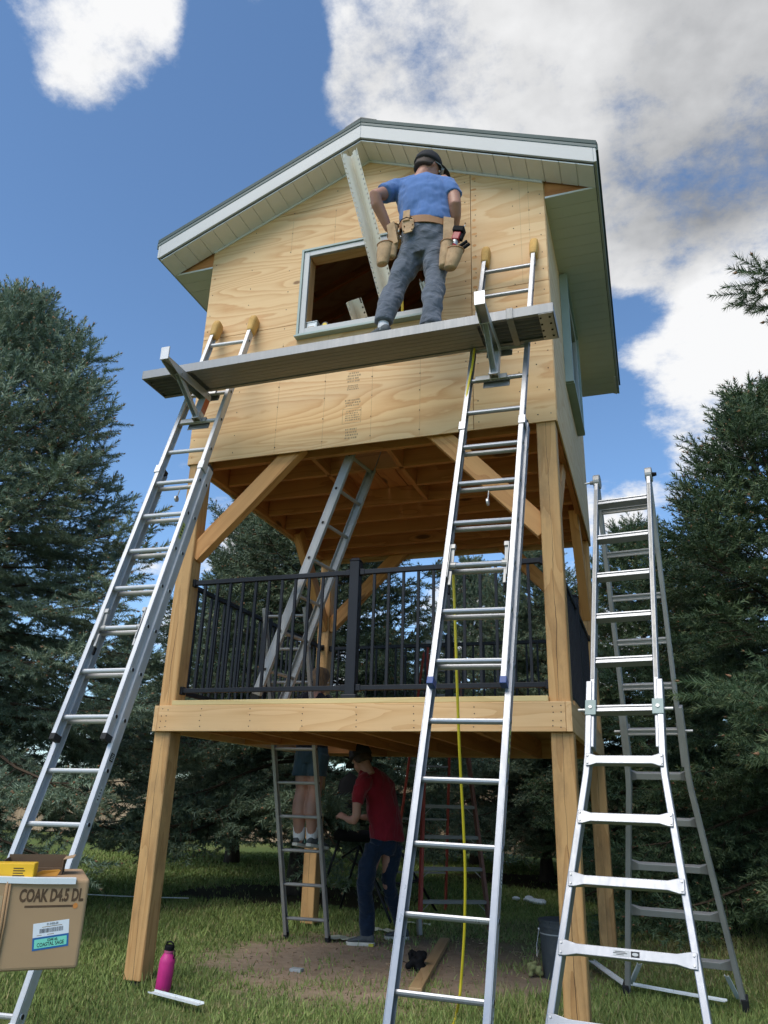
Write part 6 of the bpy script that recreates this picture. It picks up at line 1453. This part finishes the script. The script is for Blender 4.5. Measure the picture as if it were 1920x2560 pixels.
def red_person():
    root = thing('person', (1.0, 2.3, 0), 'person in red T-shirt, jeans and black cap stooping under the deck', 'person')
    hM = headM((.845, 2.16, 1.565), (-.78, .45, -.42), (-.35, .1, 1))
    b = MB(); head_into(b, hM)
    F = V((-.8, .6, 0)).normalized(); S = V((.6, .8, 0)).normalized()     # facing, his right
    b.ell([((1.065, 2.275, .85), .11, .08, S), ((1.06, 2.27, 1.05), .11, .075, S), ((1.02, 2.24, 1.25), .12, .075, S), ((.965, 2.20, 1.37), .10, .06, S), ((.915, 2.18, 1.44), .055, .052, S), ((.875, 2.17, 1.51), .054, .054, S)], 16)
    # left arm (towards the camera), right arm
    b.tube([(.915, 2.04, 1.37), (.90, 1.985, 1.27), (.895, 1.965, 1.16), (.895, 1.97, 1.07), (.865, 1.985, 1.03), (.815, 2.01, 1.03), (.765, 2.035, 1.045)], [.048, .047, .042, .040, .040, .033, .026], 12)
    hand(b, (.765, 2.036, 1.046), (-.9, .3, .3), (-.1, -.6, .8), (.1, .1, .9), .95, .95)
    b.tube([(1.03, 2.40, 1.38), (1.0, 2.46, 1.25), (.96, 2.48, 1.10), (.90, 2.44, 1.05), (.80, 2.36, 1.05)], [.048, .046, .040, .036, .026], 12); hand(b, (.80, 2.36, 1.05), (-.8, -.3, .1), (0, 0, 1), (-.2, -.6, 0), .9, .95)
    b.tube([(1.03, 2.23, .86), (.945, 2.14, .48), (.945, 2.21, .12)], [.07, .05, .038], 12); b.tube([(1.10, 2.32, .86), (1.075, 2.38, .48), (1.13, 2.62, .14)], [.07, .05, .038], 12)
    b.build('body', 'skin_fair', root, remesh=.0075, sm_it=4); head_extras(root, hM, 'hair_dark', 'cap_dark')
    t = MB(); t.ell([((1.085, 2.27, .865), .175, .128, S, (.05, 0, 1)), ((1.075, 2.27, .98), .172, .125, S, (.1, 0, 1)), ((1.05, 2.26, 1.12), .172, .122, S, (.15, .1, 1)), ((1.012, 2.235, 1.26), .195, .125, S, (.25, .1, 1)), ((.985, 2.215, 1.38), .190, .118, S, (.1, .05, 1)), ((.95, 2.195, 1.455), .125, .090, S, (.0, .0, 1)), ((.915, 2.183, 1.497), .070, .068, S, (.0, .0, 1))], 22)
    t.tube([(.955, 2.09, 1.375), (.915, 2.02, 1.33), (.90, 1.985, 1.24), (.897, 1.972, 1.165)], [.082, .080, .070, .068], 14); t.tube([(1.01, 2.33, 1.36), (1.03, 2.42, 1.31), (1.0, 2.46, 1.2)], [.074, .07, .064], 14)
    creases(folds(t.build('t_shirt', 'tee_red_shaded', root, remesh=.009, sm_it=5), .016, .11), .022, .17)
    p = MB(); p.ell([((1.065, 2.28, .74), .125, .10, S), ((1.07, 2.28, .84), .155, .118, S), ((1.07, 2.275, .95), .15, .112, S)], 20)
    p.tube([(1.0, 2.19, .82), (.97, 2.15, .68), (.945, 2.13, .52), (.942, 2.15, .42), (.945, 2.19, .26), (.945, 2.215, .10), (.945, 2.215, .065)], [.095, .088, .072, .068, .064, .060, .064], 16)
    p.tube([(1.12, 2.36, .82), (1.10, 2.37, .68), (1.08, 2.38, .52), (1.085, 2.42, .42), (1.11, 2.53, .26), (1.13, 2.63, .12), (1.132, 2.64, .08)], [.095, .088, .072, .068, .064, .060, .064], 16)
    creases(folds(p.build('jeans', 'jeans', root, remesh=.009, sm_it=4), .014, .11), .020, .14)
    s1 = shoe(root, (1.02, 2.205, .0), (.775, 2.15, .0), 'shoe_grey', 'shoe_sole'); MB().box((.985, 2.15, .002), (1.03, 2.165, .024)).build('heel_patch', 'sole_yellow', s1); shoe(root, (1.20, 2.665, .0), (.98, 2.60, .0), 'shoe_grey', 'shoe_sole')
red_person()

def ladder_person():
    root = thing('person', (.40, 1.97, .78), 'fair haired person in denim shorts and white socks standing on the hatch ladder', 'person')
    hM = headM((.445, 2.00, 2.285), (.25, .95, -.12)); b = MB(); head_into(b, hM)
    b.ell([((.40, 2.0, 1.58), .15, .105), ((.40, 1.99, 1.80), .13, .09), ((.40, 1.98, 2.0), .15, .10), ((.41, 1.98, 2.12), .14, .085), ((.42, 1.985, 2.17), .06, .06), ((.43, 1.99, 2.23), .052, .052)], 16)
    for s in (-1, 1): b.tube([(.40+s*.15, 1.98, 2.10), (.40+s*.20, 2.02, 1.96), (.40+s*.20, 2.14, 1.88), (.40+s*.16, 2.3, 1.93)], [.045, .042, .037, .026], 12); hand(b, (.40+s*.16, 2.31, 1.935), (0, .9, .2), (0, -.2, 1), (-s, 0, 0), .6, .9)
    for x0, x1, xa in ((.335, .335, .318), (.465, .462, .45)):
        b.tube([(x0, 2.0, 1.60), (x1-.003, 1.985, 1.42), (x1, 1.985, 1.275), (x1-.004, 1.965, 1.16), (x1-.008, 1.963, 1.08), (xa+.004, 1.985, .95), (xa, 2.0, .865), (xa, 2.01, .82)], [.080, .076, .064, .071, .069, .050, .040, .040], 16)
    b.build('body', 'skin_fair', root, remesh=.0075, sm_it=4); head_extras(root, hM, 'hair_blond', None, 1.04, .06)
    t = MB(); t.ell([((.40, 2.0, 1.66), .165, .125), ((.40, 1.99, 1.82), .155, .118), ((.40, 1.98, 2.0), .180, .122), ((.41, 1.98, 2.10), .185, .11), ((.415, 1.98, 2.155), .12, .085), ((.42, 1.985, 2.19), .064, .062)], 20)
    for s in (-1, 1): t.tube([(.40+s*.11, 1.98, 2.11), (.40+s*.18, 1.995, 2.06), (.40+s*.205, 2.03, 1.955)], [.07, .067, .06], 12)
    folds(t.build('t_shirt', 'tee_black', root, remesh=.010, sm_it=4), .02, .08)
    p = MB(); p.ell([((.40, 2.0, 1.52), .135, .105), ((.40, 2.0, 1.60), .165, .125), ((.40, 1.995, 1.72), .155, .115)], 20)
    for x in (.325, .470): p.tube([(x+.01, 2.0, 1.60), (x, 1.995, 1.50), (x-.003, 1.99, 1.41)], [.10, .098, .097], 18)
    folds(p.build('denim_shorts', 'shorts_denim', root, remesh=.009, sm_it=3), .014, .08)
    for x in (.325, .470): MB().lathe((x-.003, 1.99, 1.402), [(.088, 0), (.1, 0), (.101, .022), (.09, .022)], 22).build('cuff', 'shorts_denim', root)
    for xa in (.318, .45): MB().lathe((xa, 2.003, .84), [(.046, 0), (.052, .03), (.056, .085), (.058, .112), (.050, .114)], 16).build('sock', 'sock_white', root, smooth=True)
    shoe(root, (.300, 1.945, .795), (.385, 2.175, .76), 'shoe_grey', 'shoe_sole', 'mint_stripe', .92); shoe(root, (.435, 1.945, .795), (.55, 2.160, .76), 'shoe_grey', 'shoe_sole', 'mint_stripe', .92)
ladder_person()
